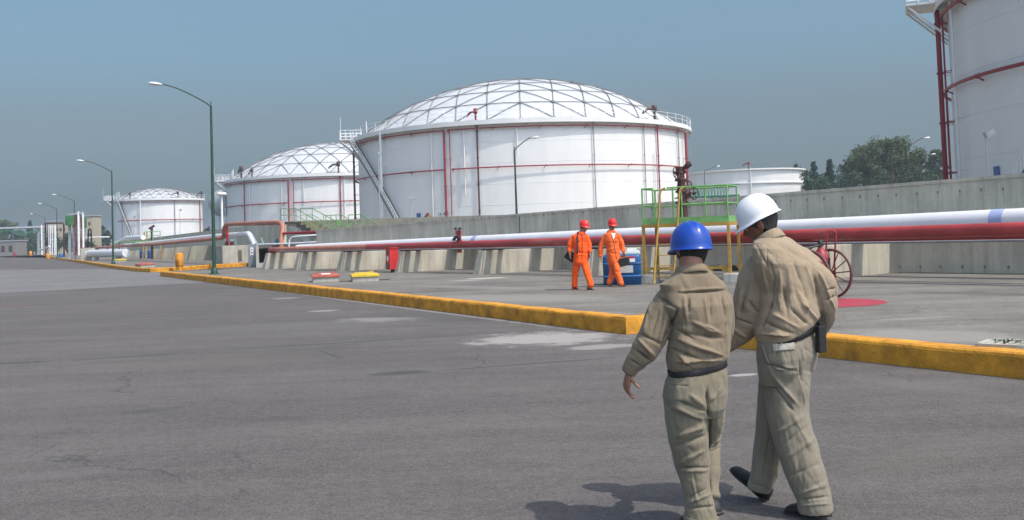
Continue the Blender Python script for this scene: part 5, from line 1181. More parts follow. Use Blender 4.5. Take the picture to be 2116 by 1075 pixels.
M_shirtB = clothmat('khaki_shirt_cloth', (.20, .156, .107)); M_shirtW = clothmat('tan_shirt_cloth', (.295, .228, .157))
M_trB = clothmat('olive_khaki_trousers', (.19, .163, .117)); M_trW = clothmat('khaki_trousers', (.205, .180, .138))
M_orA = clothmat('orange_coverall_cloth', (.88, .10, .012), .06); M_orB = clothmat('faded_orange_coverall_cloth', (.82, .14, .03), .06)
M_skin = mat('brown_skin', (.27, .12, .07), .5, var=.08, scale=12); M_skinD = mat('dark_brown_skin', (.20, .085, .05), .55, var=.08, scale=12)
M_hair = mat('black_hair', (.012, .010, .009), .55, var=.3, scale=60, stretch=(1, 1, .2), bump=.8, bscale=120)
M_hairG = mat('greying_black_hair', (.022, .020, .019), .55, var=.5, scale=80, stretch=(1, 1, .3), bump=.8, bscale=120)
M_leather = mat('black_leather', (.014, .013, .014), .6, var=.2, bump=.2, bscale=80)
M_hatblue = mat('blue_helmet_plastic', (.012, .060, .36), .28, var=.06, scale=8, spots=(26, .70, (.10, .16, .42), (1, 1, 1))); M_hatwhite = mat('white_helmet_plastic', (.78, .78, .80), .3, var=.03, scale=8); M_hatred = mat('red_helmet_plastic', (.75, .03, .025), .3, var=.05)
M_band = mat('cream_headband', (.55, .50, .24), .6); M_buckle = mat('metal_stud', (.5, .5, .5), .3, .8)
M_eye = mat('eye_white', (.6, .58, .55), .3); M_pupil = mat('eye_dark', (.02, .012, .01), .2)

def rings_mesh(rings, n=28, p=2.0):
    """closed loft: rings of (centre, rx, ry, xdir, ydir)"""
    vs = []; fs = []
    for (c, rx, ry, xd, yd) in rings:
        for j in range(n):
            a = 2*math.pi*j/n; ca, sa = math.cos(a), math.sin(a)
            ca = math.copysign(abs(ca)**(2/p), ca); sa = math.copysign(abs(sa)**(2/p), sa)
            vs.append(c+xd*(rx*ca)+yd*(ry*sa))
    k = len(rings)
    fs = [(i*n+j, i*n+(j+1) % n, (i+1)*n+(j+1) % n, (i+1)*n+j) for i in range(k-1) for j in range(n)]
    fs += [tuple(range(n))[::-1], tuple((k-1)*n+j for j in range(n))]
    return vs, fs
class Fig:
    """joints are given as (photo column, photo row, offset in depth); radii in photo pixels"""
    def __init__(s, depth, face, turn=True):       # face: unit vector the figure looks along
        s.turn = turn; s.D = depth; s.k = depth/F; s.f = Vector(face).normalized(); s.r = Vector((s.f.y, -s.f.x, 0)).normalized()
    def J(s, x, y, dd=0.0): return P(x, y, s.D+dd)
    def limb(s, pts, squash=1.0, n=20, cap=True):
        C = [s.J(*p[:3]) for p in pts]; rad = [p[3]*s.k for p in pts]
        # densify with a smooth curve
        Q = []; Rr = []
        for i in range(len(C)-1):
            p0, p1, p2, p3 = C[max(i-1, 0)], C[i], C[i+1], C[min(i+2, len(C)-1)]
            for j in range(5):
                t = j/5; Q.append(.5*((2*p1)+(p2-p0)*t+(2*p0-5*p1+4*p2-p3)*t*t+(3*p1-p0-3*p2+p3)*t**3)); Rr.append(rad[i]+(rad[i+1]-rad[i])*(t*t*(3-2*t)))
        Q.append(C[-1]); Rr.append(rad[-1])
        if cap:
            d0 = (Q[0]-Q[1]).normalized(); d1 = (Q[-1]-Q[-2]).normalized()
            Q = [Q[0]+d0*Rr[0]*.7, Q[0]+d0*Rr[0]*.4]+Q+[Q[-1]+d1*Rr[-1]*.25]; Rr = [Rr[0]*.45, Rr[0]*.85]+Rr+[Rr[-1]*.8]
        rings = []
        for i, q in enumerate(Q):
            T = (Q[min(i+1, len(Q)-1)]-Q[max(i-1, 0)]).normalized(); x = (s.r-T*s.r.dot(T)).normalized(); y = T.cross(x)
            rings.append((q, Rr[i], Rr[i]*squash, x, y))
        return rings_mesh(rings, n)
    def trunk(s, pts, n=36, p=2.4):
        """(x, y, dd, half width px, half depth px, tilt)"""
        C = []; m = len(pts)
        for i in range(m-1):
            a, b = pts[i], pts[i+1]
            for j in range(4):
                t = j/4; t = t*t*(3-2*t)*.5+t*.5; C.append([a[q]+(b[q]-a[q])*t for q in range(6)])
        C.append(list(pts[-1])); rings = []; ca = abs(s.f.y); sa = abs(s.f.x)
        for (x, y, dd, rx, ry, tl) in C:
            rx = max(math.sqrt(max(rx*rx-(ry*sa*.9)**2, (rx*.5)**2))/max(ca, .5), rx*.8) if s.turn else rx
            xd = (s.r+Vector((0, 0, tl))).normalized()
            # the projected half width is measured in the picture: undo the turn of the body
            rings.append((s.J(x, y, dd), rx*s.k, ry*s.k, xd, s.f))
        return rings_mesh(rings, n, p)
def fuse(name, parts, voxel, m, parent=None, smooth=4, post=None, decimate=None):
    me = bpy.data.meshes.new(name); V = []; Fc = []
    for vs, fs in parts:
        o = len(V); V += [tuple(v) for v in vs]; Fc += [tuple(i+o for i in f) for f in fs]
    me.from_pydata(V, [], Fc); b = bmesh.new(); b.from_mesh(me); bmesh.ops.recalc_face_normals(b, faces=b.faces); b.to_mesh(me); b.free()
    o = bpy.data.objects.new('tmp', me); COL.objects.link(o)
    r = o.modifiers.new('r', 'REMESH'); r.mode = 'VOXEL'; r.voxel_size = voxel
    if smooth: sm = o.modifiers.new('s', 'SMOOTH'); sm.iterations = smooth; sm.factor = .5
    bpy.context.view_layer.update(); dg = bpy.context.evaluated_depsgraph_get(); me2 = bpy.data.meshes.new_from_object(o.evaluated_get(dg)); bpy.data.objects.remove(o)
    me2.name = name
    if post: post(me2)
    me2.materials.clear(); me2.materials.append(m); me2.polygons.foreach_set('use_smooth', [True]*len(me2.polygons))
    o2 = bpy.data.objects.new(name, me2); COL.objects.link(o2)
    if parent: o2.parent = parent; o2.matrix_parent_inverse = Matrix.Translation(-parent.location)
    return o2
def put(mb, name, m, parent, **k):
    o = mb.build(name, m, parent, **k)
    if parent: o.matrix_parent_inverse = Matrix.Translation(-parent.location)
    return o
def folds(F_, amp=1.0, nz=.0035, nsc=(9, 9, 5), seed=0, ridge=.004):
    """F_: creases (x0,y0,x1,y1,width px,height mm) drawn on the side the photographer sees; plus all-round cloth noise"""
    Fa = np.array(F_, float) if len(F_) else np.zeros((0, 6))
    def post(me):
        n = len(me.vertices); co = np.empty(n*3); me.vertices.foreach_get('co', co); co = co.reshape(-1, 3); no = np.array([v.normal[:] for v in me.vertices])
        d = co-np.array(CAM); t = d@np.array(FW); px = CX+F*(d@np.array(RT))/t; py = CY-F*(d@np.array(UP))/t
        face = np.clip(-(no*(d/np.linalg.norm(d, axis=1)[:, None])).sum(1)*1.6, 0, 1); disp = np.zeros(n)
        wob = np.array([noise.noise(Vector((c[0]*14+seed, c[1]*14, c[2]*14))) for c in co])
        for x0, y0, x1, y1, w_, h_ in Fa:
            vx, vy = x1-x0, y1-y0; L2 = vx*vx+vy*vy; u = np.clip(((px-x0)*vx+(py-y0)*vy)/L2, 0, 1); q = np.hypot(px-(x0+vx*u), py-(y0+vy*u))+wob*w_*.5
            tap = np.clip(np.minimum(u, 1-u)*4+.25, 0, 1); disp += h_*.001*(np.exp(-(q/(w_*.5))**2) if h_ > 0 else 1.35*np.exp(-q/(w_*.42)))*tap*face*amp
        def crease(k, sc, off_):
            v = []
            for c in co:
                q = Vector((c[0]*sc[0]*k+off_, c[1]*sc[1]*k, c[2]*sc[2]*k)); w2 = noise.noise(q*.55+Vector((7, off_, 1)))*.9; v.append(noise.noise(q+Vector((w2, w2*.6, -w2))))
            return np.array(v)
        msk = np.clip(np.array([noise.noise(Vector((c[0]*5+seed*2, c[1]*5, c[2]*5))) for c in co])*2.2+.75, .15, 1.3)
        n1 = crease(.8, nsc, seed*3.1); n2 = crease(1.9, nsc, seed*5.7+9)
        fn = np.array([noise.noise(Vector((c[0]*26+seed, c[1]*26, c[2]*18))) for c in co])
        disp += msk*ridge*(2.6*n1-1.0*np.exp(-np.abs(n1)/.08)) - ridge*.5*np.exp(-np.abs(n2)/.10)*msk + ridge*1.0*n2 + nz*.4*fn
        co += no*disp[:, None]; me.vertices.foreach_set('co', co.ravel()); me.update()
    return post
def ellipsoid(c, r, M3=None, n=20, m=14):
    vs = []; c = Vector(c)
    for i in range(1, m):
        th = math.pi*i/m
        for j in range(n):
            a = 2*math.pi*j/n; v = Vector((math.sin(th)*math.cos(a)*r[0], math.sin(th)*math.sin(a)*r[1], math.cos(th)*r[2]))
            if M3: v = M3 @ v
            vs.append(c+v)
    fs = [(i*n+j, i*n+(j+1) % n, (i+1)*n+(j+1) % n, (i+1)*n+j) for i in range(m-2) for j in range(n)]+[tuple(range(n))[::-1], tuple((m-2)*n+j for j in range(n))]
    return vs, fs
def head_parts(c, M3, s=1.0):
    """face along local +Y, up +Z; c = centre of the skull"""
    n, m = 44, 34; vs = []
    g = lambda v, x, y, z, w_: math.exp(-(((v.x-x)/w_)**2+((v.z-z)/w_)**2)) if v.y > 0 else 0
    for i in range(1, m):
        th = math.pi*i/m
        for j in range(n):
            a = 2*math.pi*j/n; v = Vector((math.sin(th)*math.cos(a)*.076, math.sin(th)*math.sin(a)*.097, math.cos(th)*.118))
            if v.z < 0: k = min(1, -v.z/.118); v.x *= 1-.30*k**1.3; v.y = v.y*(1-.12*k) if v.y > 0 else v.y*(1-.62*k)
            if v.y > 0: v.y = v.y*.96
            v.y += .024*math.exp(-((v.x/.012)**2+((v.z+.028)/.018)**2))*(a < math.pi) + .010*math.exp(-((v.x/.009)**2+((v.z+.008)/.022)**2))*(a < math.pi)
            v.y -= .010*(g(v, .032, 0, .0, .016)+g(v, -.032, 0, .0, .016)); v.y += .006*(g(v, .03, 0, .022, .016)+g(v, -.03, 0, .022, .016))
            v.y += .006*g(v, 0, 0, -.060, .016)-.005*g(v, 0, 0, -.068, .006)+.006*g(v, 0, 0, -.1, .02)
            vs.append(Vector(c)+(M3 @ v)*s)
    fs = [(i*n+j, i*n+(j+1) % n, (i+1)*n+(j+1) % n, (i+1)*n+j) for i in range(m-2) for j in range(n)]+[tuple(range(n))[::-1], tuple((m-2)*n+j for j in range(n))]
    out = [(vs, fs)]
    for sg in (-1, 1):                 # ears
        e_ = M3 @ Matrix.Rotation(R_(sg*22), 3, 'Z')
        out.append(ellipsoid(Vector(c)+(M3 @ Vector((sg*.079, -.008, -.012)))*s, (.011*s, .020*s, .034*s), e_, 14, 10))
        out.append(ellipsoid(Vector(c)+(M3 @ Vector((sg*.074, -.002, -.012)))*s, (.016*s, .014*s, .026*s), e_, 12, 8))
    return out
def hair_part(c, M3, s=1.0, low=-.055, front=.05):
    n, m = 40, 26; vs = []
    for i in range(1, m):
        th = math.pi*i/m
        for j in range(n):
            a = 2*math.pi*j/n; v = Vector((math.sin(th)*math.cos(a)*.0835, math.sin(th)*math.sin(a)*.105-.004, math.cos(th)*.124))
            lim = low+.0*v.y if v.y < 0 else low+v.y*1.0+.0
            v.z = max(v.z, lim+(.035 if abs(v.x) > .06 and v.y > -.03 else 0))
            if v.y > front: v.y = front
            if v.z < 0 and v.y < 0: v.y *= 1-.35*min(1, -v.z/.09)
            vs.append(Vector(c)+(M3 @ v)*s)
    return vs, [(i*n+j, i*n+(j+1) % n, (i+1)*n+(j+1) % n, (i+1)*n+j) for i in range(m-2) for j in range(n)]+[tuple(range(n))[::-1], tuple((m-2)*n+j for j in range(n))]
def hard_hat(c, M3, m, parent, s=1.0, band=True, peak=.045, lip=.014, hs=1.0):
    """c: centre of the rim; crown with a central ridge, rolled lip and a peak in front"""
    n, k = 72, 18; vs = []; H = .148*hs
    for i in range(k+1):
        t = i/k
        for j in range(n):
            a = 2*math.pi*j/n; th = t*math.pi/2; r = math.sin(th)**.92; z = H*math.cos(th)**.80
            x = .118*r*math.cos(a); y = .140*r*math.sin(a)
            rid = .006*math.exp(-(x/.014)**2)*(1-t**4); rid += .0035*(math.exp(-((abs(x)-.045)/.010)**2))*(1-t**3)*(.4+.6*(t > .15))
            vs.append(Vector((x*1.0, y, z+rid)))
    for (e0, dz) in ((.35, -.004), (1.0, -.011), (1.02, -.014)):
        for j in range(n):
            a = 2*math.pi*j/n; f = max(0, math.sin(a)); ex_ = lip+(peak-lip)*f**2.2; x = (.118+ex_*e0)*math.cos(a); y = (.140+ex_*e0)*math.sin(a)
            vs.append(Vector((x, y, dz*(1+1.2*f))))
    K = k+4
    fs = [(i*n+j, i*n+(j+1) % n, (i+1)*n+(j+1) % n, (i+1)*n+j) for i in range(K-1) for j in range(n)]
    vs = [Vector(c)+(M3 @ v)*s for v in vs]
    mb = MB().add(vs, fs, True); o = put(mb, 'hard_hat', m, parent); sd = o.modifiers.new('solid', 'SOLIDIFY'); sd.thickness = .0035; sd.offset = -1
    if band:
        b = MB(); q = []; 
        for z in ((.004, -.030) if s < .92 else (.012, -.018)):
            for j in range(40):
                a = 2*math.pi*j/40; q.append(Vector(c)+(M3 @ Vector((.090*math.cos(a), .108*math.sin(a), z)))*s)
        b.add(q, [(j, (j+1) % 40, 40+(j+1) % 40, 40+j) for j in range(40)], True); ob = put(b, 'headband', M_band, o); ob.matrix_parent_inverse = Matrix.Identity(4) if False else (Matrix.Translation(-parent.location)); ob.matrix_parent_inverse = o.matrix_world.inverted() if False else Matrix.Identity(4)
        sd = ob.modifiers.new('solid', 'SOLIDIFY'); sd.thickness = .004
    return o
def basis(face, up=(0, 0, 1)):
    y = Vector(face).normalized(); z = Vector(up); z = (z-y*z.dot(y)).normalized(); x = y.cross(z); return Matrix((x, y, z)).transposed()
def hand_parts(w_, fd, palm, size=1.0, thumb=1, curl=.45):
    """wrist point, direction of the fingers, palm normal; thumb: side"""
    fd = Vector(fd).normalized(); pn = Vector(palm); pn = (pn-fd*pn.dot(fd)).normalized(); sd = fd.cross(pn)*thumb; w_ = Vector(w_); out = []
    out.append(rings_mesh([(w_+fd*a*size, b*size, c*size, sd, pn) for a, b, c in ((-.03, .024, .019), (0, .026, .018), (.03, .036, .017), (.065, .042, .015), (.088, .040, .012), (.094, .03, .008))], 16))
    def finger(root, d, L, r, cu):
        pts = [root]; dd_ = Vector(d).normalized(); segs = (L*.45, L*.3, L*.25)
        for i, l in enumerate(segs):
            dd_ = (dd_+pn*math.tan(cu*(.6+i*.35))).normalized(); pts.append(pts[-1]+dd_*l*size)
        rr_ = [r*size, r*.95*size, r*.85*size, r*.7*size]; rg = []
        for i, q in enumerate(pts):
            T = (pts[min(i+1, 3)]-pts[max(i-1, 0)]).normalized(); x = (sd-T*sd.dot(T)).normalized(); rg.append((q, rr_[i], rr_[i], x, T.cross(x)))
        T = (pts[3]-pts[2]).normalized(); rg.append((pts[3]+T*r*.6*size, r*.4*size, r*.4*size, rg[-1][3], rg[-1][4])); return rings_mesh(rg, 10)
    for u, L, r, sp_, cu in ((.031, .072, .0085, .14, curl*.8), (.0105, .080, .009, .04, curl), (-.0105, .074, .0085, -.05, curl*1.1), (-.030, .058, .0075, -.16, curl*1.2)):
        out.append(finger(w_+(fd*.085+sd*u)*size, fd+sd*sp_, L, r, cu))
    out.append(finger(w_+(fd*.022+sd*.030+pn*.005)*size, fd*.55+sd*.8+pn*.3, .075, .0105, .18)); return out
def shoe(fig, heel, toe, name, parent, m, w_=.047, lift=0):
    """heel and toe ground points"""
    h = Vector(heel); t = Vector(toe); d = (t-h); L = d.length; d.normalize(); up = Vector((0, 0, 1)); up = (up-d*up.dot(d)).normalized(); x = d.cross(up); rg = []
    for f, hw, ht in ((0, .5, .05), (.03, .72, .075), (.15, .82, .105), (.32, .78, .105), (.5, .85, .075), (.7, 1.0, .058), (.88, .9, .045), (.97, .6, .032), (1.0, .3, .02)):
        rg.append((h+d*L*f+up*ht*.5, hw*w_, ht*.5, x, up))
    v, f_ = rings_mesh(rg, 24, 2.8); b = MB().add(v, f_, True); o = put(b, name, m, parent)
    rg = [(h+d*(L*f)+up*.006, hw*w_*1.08, .009, x, up) for f, hw in ((-.015, .5), (.02, .78), (.15, .86), (.35, .78), (.5, .84), (.72, 1.02), (.9, .9), (1.0, .55), (1.015, .3))]
    v, f_ = rings_mesh(rg, 20, 3.5); s_ = put(MB().add(v, f_, True), 'sole', M_black, o); s_.matrix_parent_inverse = Matrix.Identity(4); return o
def band_on(fig, pts, name, m, parent, thick=.004, hpx=7, grow=1.02, n=64, p=2.4):
    """a belt: ring of the trunk section made a little larger, hpx tall"""
    x, y, dd, rx, ry, tl = pts; rx = max(math.sqrt(max(rx*rx-(ry*abs(fig.f.x)*.9)**2, (rx*.5)**2))/max(abs(fig.f.y), .5), rx*.8) if fig.turn else rx; xd = (fig.r+Vector((0, 0, tl))).normalized(); vs = []
    up = xd.cross(fig.f) * -1; up = up if up.z > 0 else -up
    c = fig.J(x, y, dd); h = hpx*fig.k
    for (e_, z) in ((0, -h), (thick, -h*.9), (thick, h*.9), (0, h)):
        for j in range(n):
            a = 2*math.pi*j/n; ca, sa = math.cos(a), math.sin(a); ca = math.copysign(abs(ca)**(2/p), ca); sa = math.copysign(abs(sa)**(2/p), sa)
            vs.append(c+xd*(rx*fig.k*grow+e_)*ca+fig.f*(ry*fig.k*grow+e_)*sa+up*z)
    return put(MB().add(vs, [(i*n+j, i*n+(j+1) % n, (i+1)*n+(j+1) % n, (i+1)*n+j) for i in range(3) for j in range(n)], True), name, m, parent)
def patch_on(obj, poly, name, m, parent, off=.003, step=1.2):
    """a piece of cloth sewn on the surface where the photo shows it (rows of points follow the garment)"""
    dg = bpy.context.evaluated_depsgraph_get(); me = obj.data; bv = BVHTree.FromPolygons([v.co for v in me.vertices], [p.vertices for p in me.polygons])
    (x0, y0), (x1, y1), (x2, y2), (x3, y3) = poly; nu = max(2, int(math.hypot(x1-x0, y1-y0)/step)); nv = max(2, int(math.hypot(x3-x0, y3-y0)/step)); vs = []
    for i in range(nv+1):
        for j in range(nu+1):
            u, v = j/nu, i/nv; x = (x0*(1-u)+x1*u)*(1-v)+(x3*(1-u)+x2*u)*v; y = (y0*(1-u)+y1*u)*(1-v)+(y3*(1-u)+y2*u)*v
            h = bv.ray_cast(CAM, ray(x, y).normalized())
            if h[0] is None: return None
            vs.append(h[0]+h[1]*off)
    o = put(MB().add(vs, [(i*(nu+1)+j, i*(nu+1)+j+1, (i+1)*(nu+1)+j+1, (i+1)*(nu+1)+j) for i in range(nv) for j in range(nu)], True), name, m, parent, recalc=False)
    sd = o.modifiers.new('solid', 'SOLIDIFY'); sd.thickness = off*1.3; sd.offset = 0; return o
def collar(c, axis, xd, rx, ry, name, m, parent, h=.045, flare=.02, n=48, gap=0, seed=0):
    ax = Vector(axis).normalized(); xd = Vector(xd); xd = (xd-ax*xd.dot(ax)).normalized(); yd = ax.cross(xd); vs = []; prof = [(0, -.01), (.002, h*.85), (.008, h), (.014, h*.9), (flare, h*.1), (flare+.004, -.012), (flare-.002, -.014)]
    for e_, z in prof:
        for j in range(n):
            a = 2*math.pi*j/n; wv = .003*math.sin(3*a+seed); vs.append(Vector(c)+xd*(rx+e_)*math.cos(a)+yd*(ry+e_)*math.sin(a)+ax*(z+wv))
    k = len(prof); return put(MB().add(vs, [(i*n+j, i*n+(j+1) % n, (i+1)*n+(j+1) % n, (i+1)*n+j) for i in range(k-1) for j in range(n)], True), name, m, parent)

# ---------------------------------------------------------------- man in the blue helmet
fb = Fig(5.50, (-math.sin(R_(20)), math.cos(R_(20)), 0))
gB = G(1452, 1092, 0)
PB = empty('person', (gB.x, gB.y, 0), 0, 'man in blue helmet and khaki work clothes walking away, seen from behind', 'person'); bodyparts = []
def person_root(e): return e
hB = fb.J(1428, 517, .0); MB3 = basis((-.30, .93, -.12), (0, 0, 1))
cB = hB+Vector((0, 0, -.0))
skin = head_parts(fb.J(1428, 511, .03), MB3, 1.04)
neck = fb.limb([(1428, 520, .02, 24), (1428, 545, .0, 24.5), (1430, 575, .0, 26)], 1.0)
torso_b = fb.trunk([(1430, 572, .02, 34, 24, 0), (1432, 600, .02, 62, 32, 0), (1440, 650, .0, 54, 36, 0), (1440, 720, .0, 50, 38, 0), (1438, 790, .0, 48, 34, 0), (1438, 825, .0, 38, 28, 0)])
armL = fb.limb([(1376, 618, 0, 17), (1358, 660, 0, 17), (1340, 718, -.02, 15), (1318, 748, .0, 13), (1301, 768, .01, 10.5)])
armR = fb.limb([(1490, 612, .05, 17), (1494, 655, .07, 16), (1488, 700, .12, 14), (1474, 725, .27, 12), (1462, 740, .35, 10)])
legL = fb.limb([(1415, 800, .0, 30), (1420, 870, 0, 27), (1428, 940, .02, 20), (1438, 1000, -.01, 18), (1446, 1060, -.02, 13), (1448, 1085, -.02, 12)])
legR = fb.limb([(1466, 800, .05, 30), (1466, 880, .2, 24), (1466, 915, .22, 19), (1468, 970, .14, 17), (1470, 1030, .08, 12)])
hand1 = hand_parts(fb.J(1299.5, 771, .01), Vector((-.22, .10, -1)), Vector((.93, .30, -.1)), .95, 1, .78)
hand2 = hand_parts(fb.J(1461, 741, .36), Vector((-.1, .5, -.6)), Vector((-1, .2, -.2)), 1.0, 1, .4)
def person_mesh(root, parts, vox, m, smooth=2):
    o = fuse('person', parts, vox, m, None, smooth); o.location = (0, 0, 0)
    loc = root.location.copy(); me = o.data; me.transform(Matrix.Translation(-loc)); o.location = loc
    for k2 in ('label', 'category', 'group'):
        if k2 in root: o[k2] = root[k2]
    bpy.data.objects.remove(root); return o
PBm = person_mesh(PB, skin+[neck, torso_b, armL, armR, legL, legR]+hand1+hand2, .0045, M_skin, 2); PB = PBm
fuse('hair', [hair_part(fb.J(1428, 511, .03), MB3, 1.05, -.122, .04)], .005, M_hair, PB, 3)
hard_hat(fb.J(1428, 513, .03), basis((-.30, .93, -.06), (.02, 0, 1)), M_hatblue, PB, .93, lip=.008, hs=1.07)
tr = fb.trunk([(1430, 558, .015, 34, 30, 0), (1430, 568, .01, 44, 34, 0), (1430, 578, .015, 59, 37, -.03), (1431, 588, .02, 71, 40, -.05), (1434, 604, .02, 71, 42, -.04), (1439, 630, .0, 74, 47, 0), (1448, 665, .0, 62, 48, 0), (1446, 700, .0, 62, 50, .02), (1442, 730, .0, 65, 52, .10), (1442, 748, .0, 63, 48, .14), (1442, 755, .0, 57, 43, .15)])
sl = fb.limb([(1384, 618, .0, 30), (1368, 645, 0, 31), (1354, 682, -.01, 31), (1336, 718, -.02, 29), (1318, 742, -.01, 23), (1304, 760, 0, 18), (1299, 768, .01, 16)])
srr = fb.limb([(1484, 622, .05, 30), (1490, 660, .07, 28), (1487, 700, .12, 25), (1474, 723, .25, 19), (1464, 737, .33, 16)])
FB = [(1402, 606, 1500, 600, 3.5, -9), (1404, 602, 1498, 596, 6, 5), (1356, 612, 1400, 640, 6, -9), (1400, 640, 1384, 680, 5, -14), (1384, 680, 1366, 722, 5, -12),
      (1414, 612, 1418, 660, 6, 8), (1424, 614, 1424, 650, 5, -8), (1455, 615, 1462, 670, 7, 7), (1468, 612, 1470, 660, 5, -6), (1492, 605, 1503, 660, 5, -11), (1503, 660, 1500, 720, 5, -9),
      (1345, 625, 1330, 690, 7, 8), (1362, 640, 1345, 700, 6, -8), (1378, 650, 1360, 705, 7, 8), (1318, 700, 1350, 735, 6, 8), (1310, 722, 1345, 748, 5, -9), (1322, 690, 1368, 712, 5, -8), (1300, 742, 1325, 760, 4, -6),
      (1400, 700, 1470, 730, 9, 9), (1420, 690, 1500, 700, 8, -8), (1385, 720, 1450, 745, 8, -9), (1450, 720, 1502, 738, 7, 9), (1400, 748, 1490, 744, 6, 10), (1430, 665, 1490, 690, 8, 8), (1395, 680, 1440, 705, 7, -7), (1470, 740, 1500, 735, 5, -8), (1405, 735, 1430, 758, 5, 7)]
shB = fuse('shirt', [tr, sl, srr], .005, M_shirtB, PB, 5, folds(FB, 1.7, seed=3, ridge=.0034))
collar(fb.J(1429, 563, .012), (-.05, .22, 1), fb.r, .072, .072, 'shirt_collar', M_shirtB, PB, .034, .022)
for x, y, rr2, dx, dy, dz in ((1300, 766, 14.5, -.4, .0, -.8),):
    cuff = fb.limb([(1306, 757, .005, 16.5), (1298, 770, .01, 15.5)], cap=False); put(MB().add(*cuff, True), 'cuff', M_shirtB, PB)
tw = [(1441, 762, .0, 59, 42, .15), (1439, 785, .0, 64, 48, .10), (1437, 815, .0, 65, 52, .03), (1437, 845, .0, 60, 48, 0), (1440, 862, .0, 44, 36, 0)]
tl = fb.limb([(1412, 815, .0, 42), (1418, 860, -.01, 44), (1421, 900, .0, 42), (1428, 945, .01, 37), (1435, 990, 0, 31), (1441, 1022, -.01, 28), (1446, 1048, -.02, 31), (1448, 1068, -.02, 34), (1448, 1074, -.02, 34)], cap=False)
tr2 = fb.limb([(1462, 815, .04, 38), (1466, 855, .12, 33), (1466, 895, .2, 28), (1466, 915, .21, 25), (1466, 960, .15, 21), (1467, 1010, .1, 19), (1469, 1028, .08, 21)])
FT = [(1462, 800, 1466, 870, 5, -13), (1466, 870, 1464, 930, 4, -8), (1392, 840, 1455, 868, 8, 9), (1400, 830, 1462, 852, 6, -7), (1395, 905, 1460, 880, 9, 8), (1390, 925, 1458, 900, 7, -9), (1400, 960, 1455, 930, 8, 8), (1400, 968, 1465, 966, 3.5, -9), (1410, 975, 1460, 972, 6, 6),
      (1425, 1040, 1470, 1020, 7, 9), (1420, 1030, 1462, 1010, 5, -7), (1416, 1052, 1478, 1046, 5, -8), (1430, 985, 1440, 1040, 6, 5), (1385, 796, 1422, 798, 2.5, -5), (1470, 830, 1492, 800, 5, 6), (1425, 815, 1455, 840, 7, 7), (1464, 925, 1488, 905, 5, 9), (1466, 935, 1488, 925, 4, -9), (1375, 800, 1382, 850, 4, -5), (1463, 1068, 1467, 980, 3, -6)]
trB = fuse('trousers', [fb.trunk(tw), tl, tr2], .005, M_trB, PB, 5, folds(FT, 1.45, seed=9, ridge=.003))
put(MB().add(*fb.limb([(1448, 1066, -.02, 36), (1448, 1074, -.02, 36)], cap=False), True), 'trouser_cuff', M_trB, PB)
bl = band_on(fb, (1441, 760, .0, 60, 43, .165), 'belt', M_leather, PB, .002, 7.4, 1.005)
for x, y in ((1410, 764), (1466, 754)): patch_on(trB, [(x-2.2, y-11), (x+2.2, y-11.5), (x+2.2, y+11), (x-2.2, y+11)], 'belt_loop', M_trB, PB, .02)
for i in range(5):
    x_ = 1474+i*5.5; h = BVHTree.FromPolygons([v.co for v in trB.data.vertices], [p.vertices for p in trB.data.polygons]).ray_cast(CAM, ray(x_, 754.5-i*.9).normalized())
    if h[0]: put(MB().add(*ellipsoid(h[0]+h[1]*.012, (.0035, .0035, .0035), None, 8, 6), True), 'belt_stud', M_buckle, PB)
shoe(fb, gB+Vector((.02, -.10, 0)), gB+Vector((-.07, .17, 0)), 'shoe', PB, M_leather)
q = fb.J(1474, 1050, .06); shoe(fb, Vector((q.x+.01, q.y-.08, .10)), Vector((q.x-.07, q.y+.17, .0)), 'shoe', PB, M_leather)

# ---------------------------------------------------------------- man in the white helmet
fw = Fig(5.85, (-math.sin(R_(38)), math.cos(R_(38)), 0))
gW = G(1640, 1050, 0)
PW = empty('person', (gW.x, gW.y, 0), 0, 'tall man in white helmet and tan jacket walking away with bowed head', 'person')
MW3 = basis((-.86, .36, -.40), (-.36, .1, .93))
hc = fw.J(1570, 461, .05)
skin = head_parts(hc, MW3, 1.04)
neck = fw.limb([(1578, 478, .04, 19), (1586, 498, .03, 21), (1598, 520, .0, 25)])
torso_w = fw.trunk([(1600, 515, .03, 36, 28, 0), (1618, 540, .02, 58, 34, 0), (1630, 600, .0, 52, 40, 0), (1628, 680, .0, 44, 34, 0), (1626, 740, .0, 44, 34, 0), (1624, 775, .0, 32, 26, 0)])
aL = fw.limb([(1566, 552, .02, 17), (1553, 610, .05, 16), (1542, 668, .08, 14), (1508, 705, .12, 12), (1476, 722, .16, 10)])
aR = fw.limb([(1686, 552, -.02, 17), (1698, 600, -.02, 16), (1702, 640, .02, 14), (1696, 668, .15, 12), (1690, 690, .26, 10)])
lR = fw.limb([(1634, 780, .0, 22), (1630, 850, .0, 20), (1644, 918, -.05, 18), (1665, 980, -.12, 18), (1690, 1035, -.15, 12), (1692, 1052, -.15, 11)])
lL = fw.limb([(1606, 780, .06, 22), (1598, 850, .12, 20), (1592, 905, .17, 20), (1582, 960, .19, 17), (1568, 1010, .19, 12)])
h1 = hand_parts(fw.J(1473, 724, .165), Vector((-.7, .3, -.4)), Vector((.2, .8, -.3)), 1.0, -1, .4)
h2 = hand_parts(fw.J(1689, 692, .27), Vector((-.3, .8, -.3)), Vector((-1, 0, -.2)), 1.0, 1, .4)
PW = person_mesh(PW, skin+[neck, torso_w, aL, aR, lR, lL]+h1+h2, .0045, M_skinD, 2)
fuse('hair', [hair_part(hc, MW3, 1.06, -.072, .055)], .005, M_hairG, PW, 3)
for sg in (-1, 1): o_ = put(MB().add(*ellipsoid(hc+MW3 @ Vector((sg*.033, .078, -.002)), (.011, .010, .008)), True), 'eye', M_eye, PW)
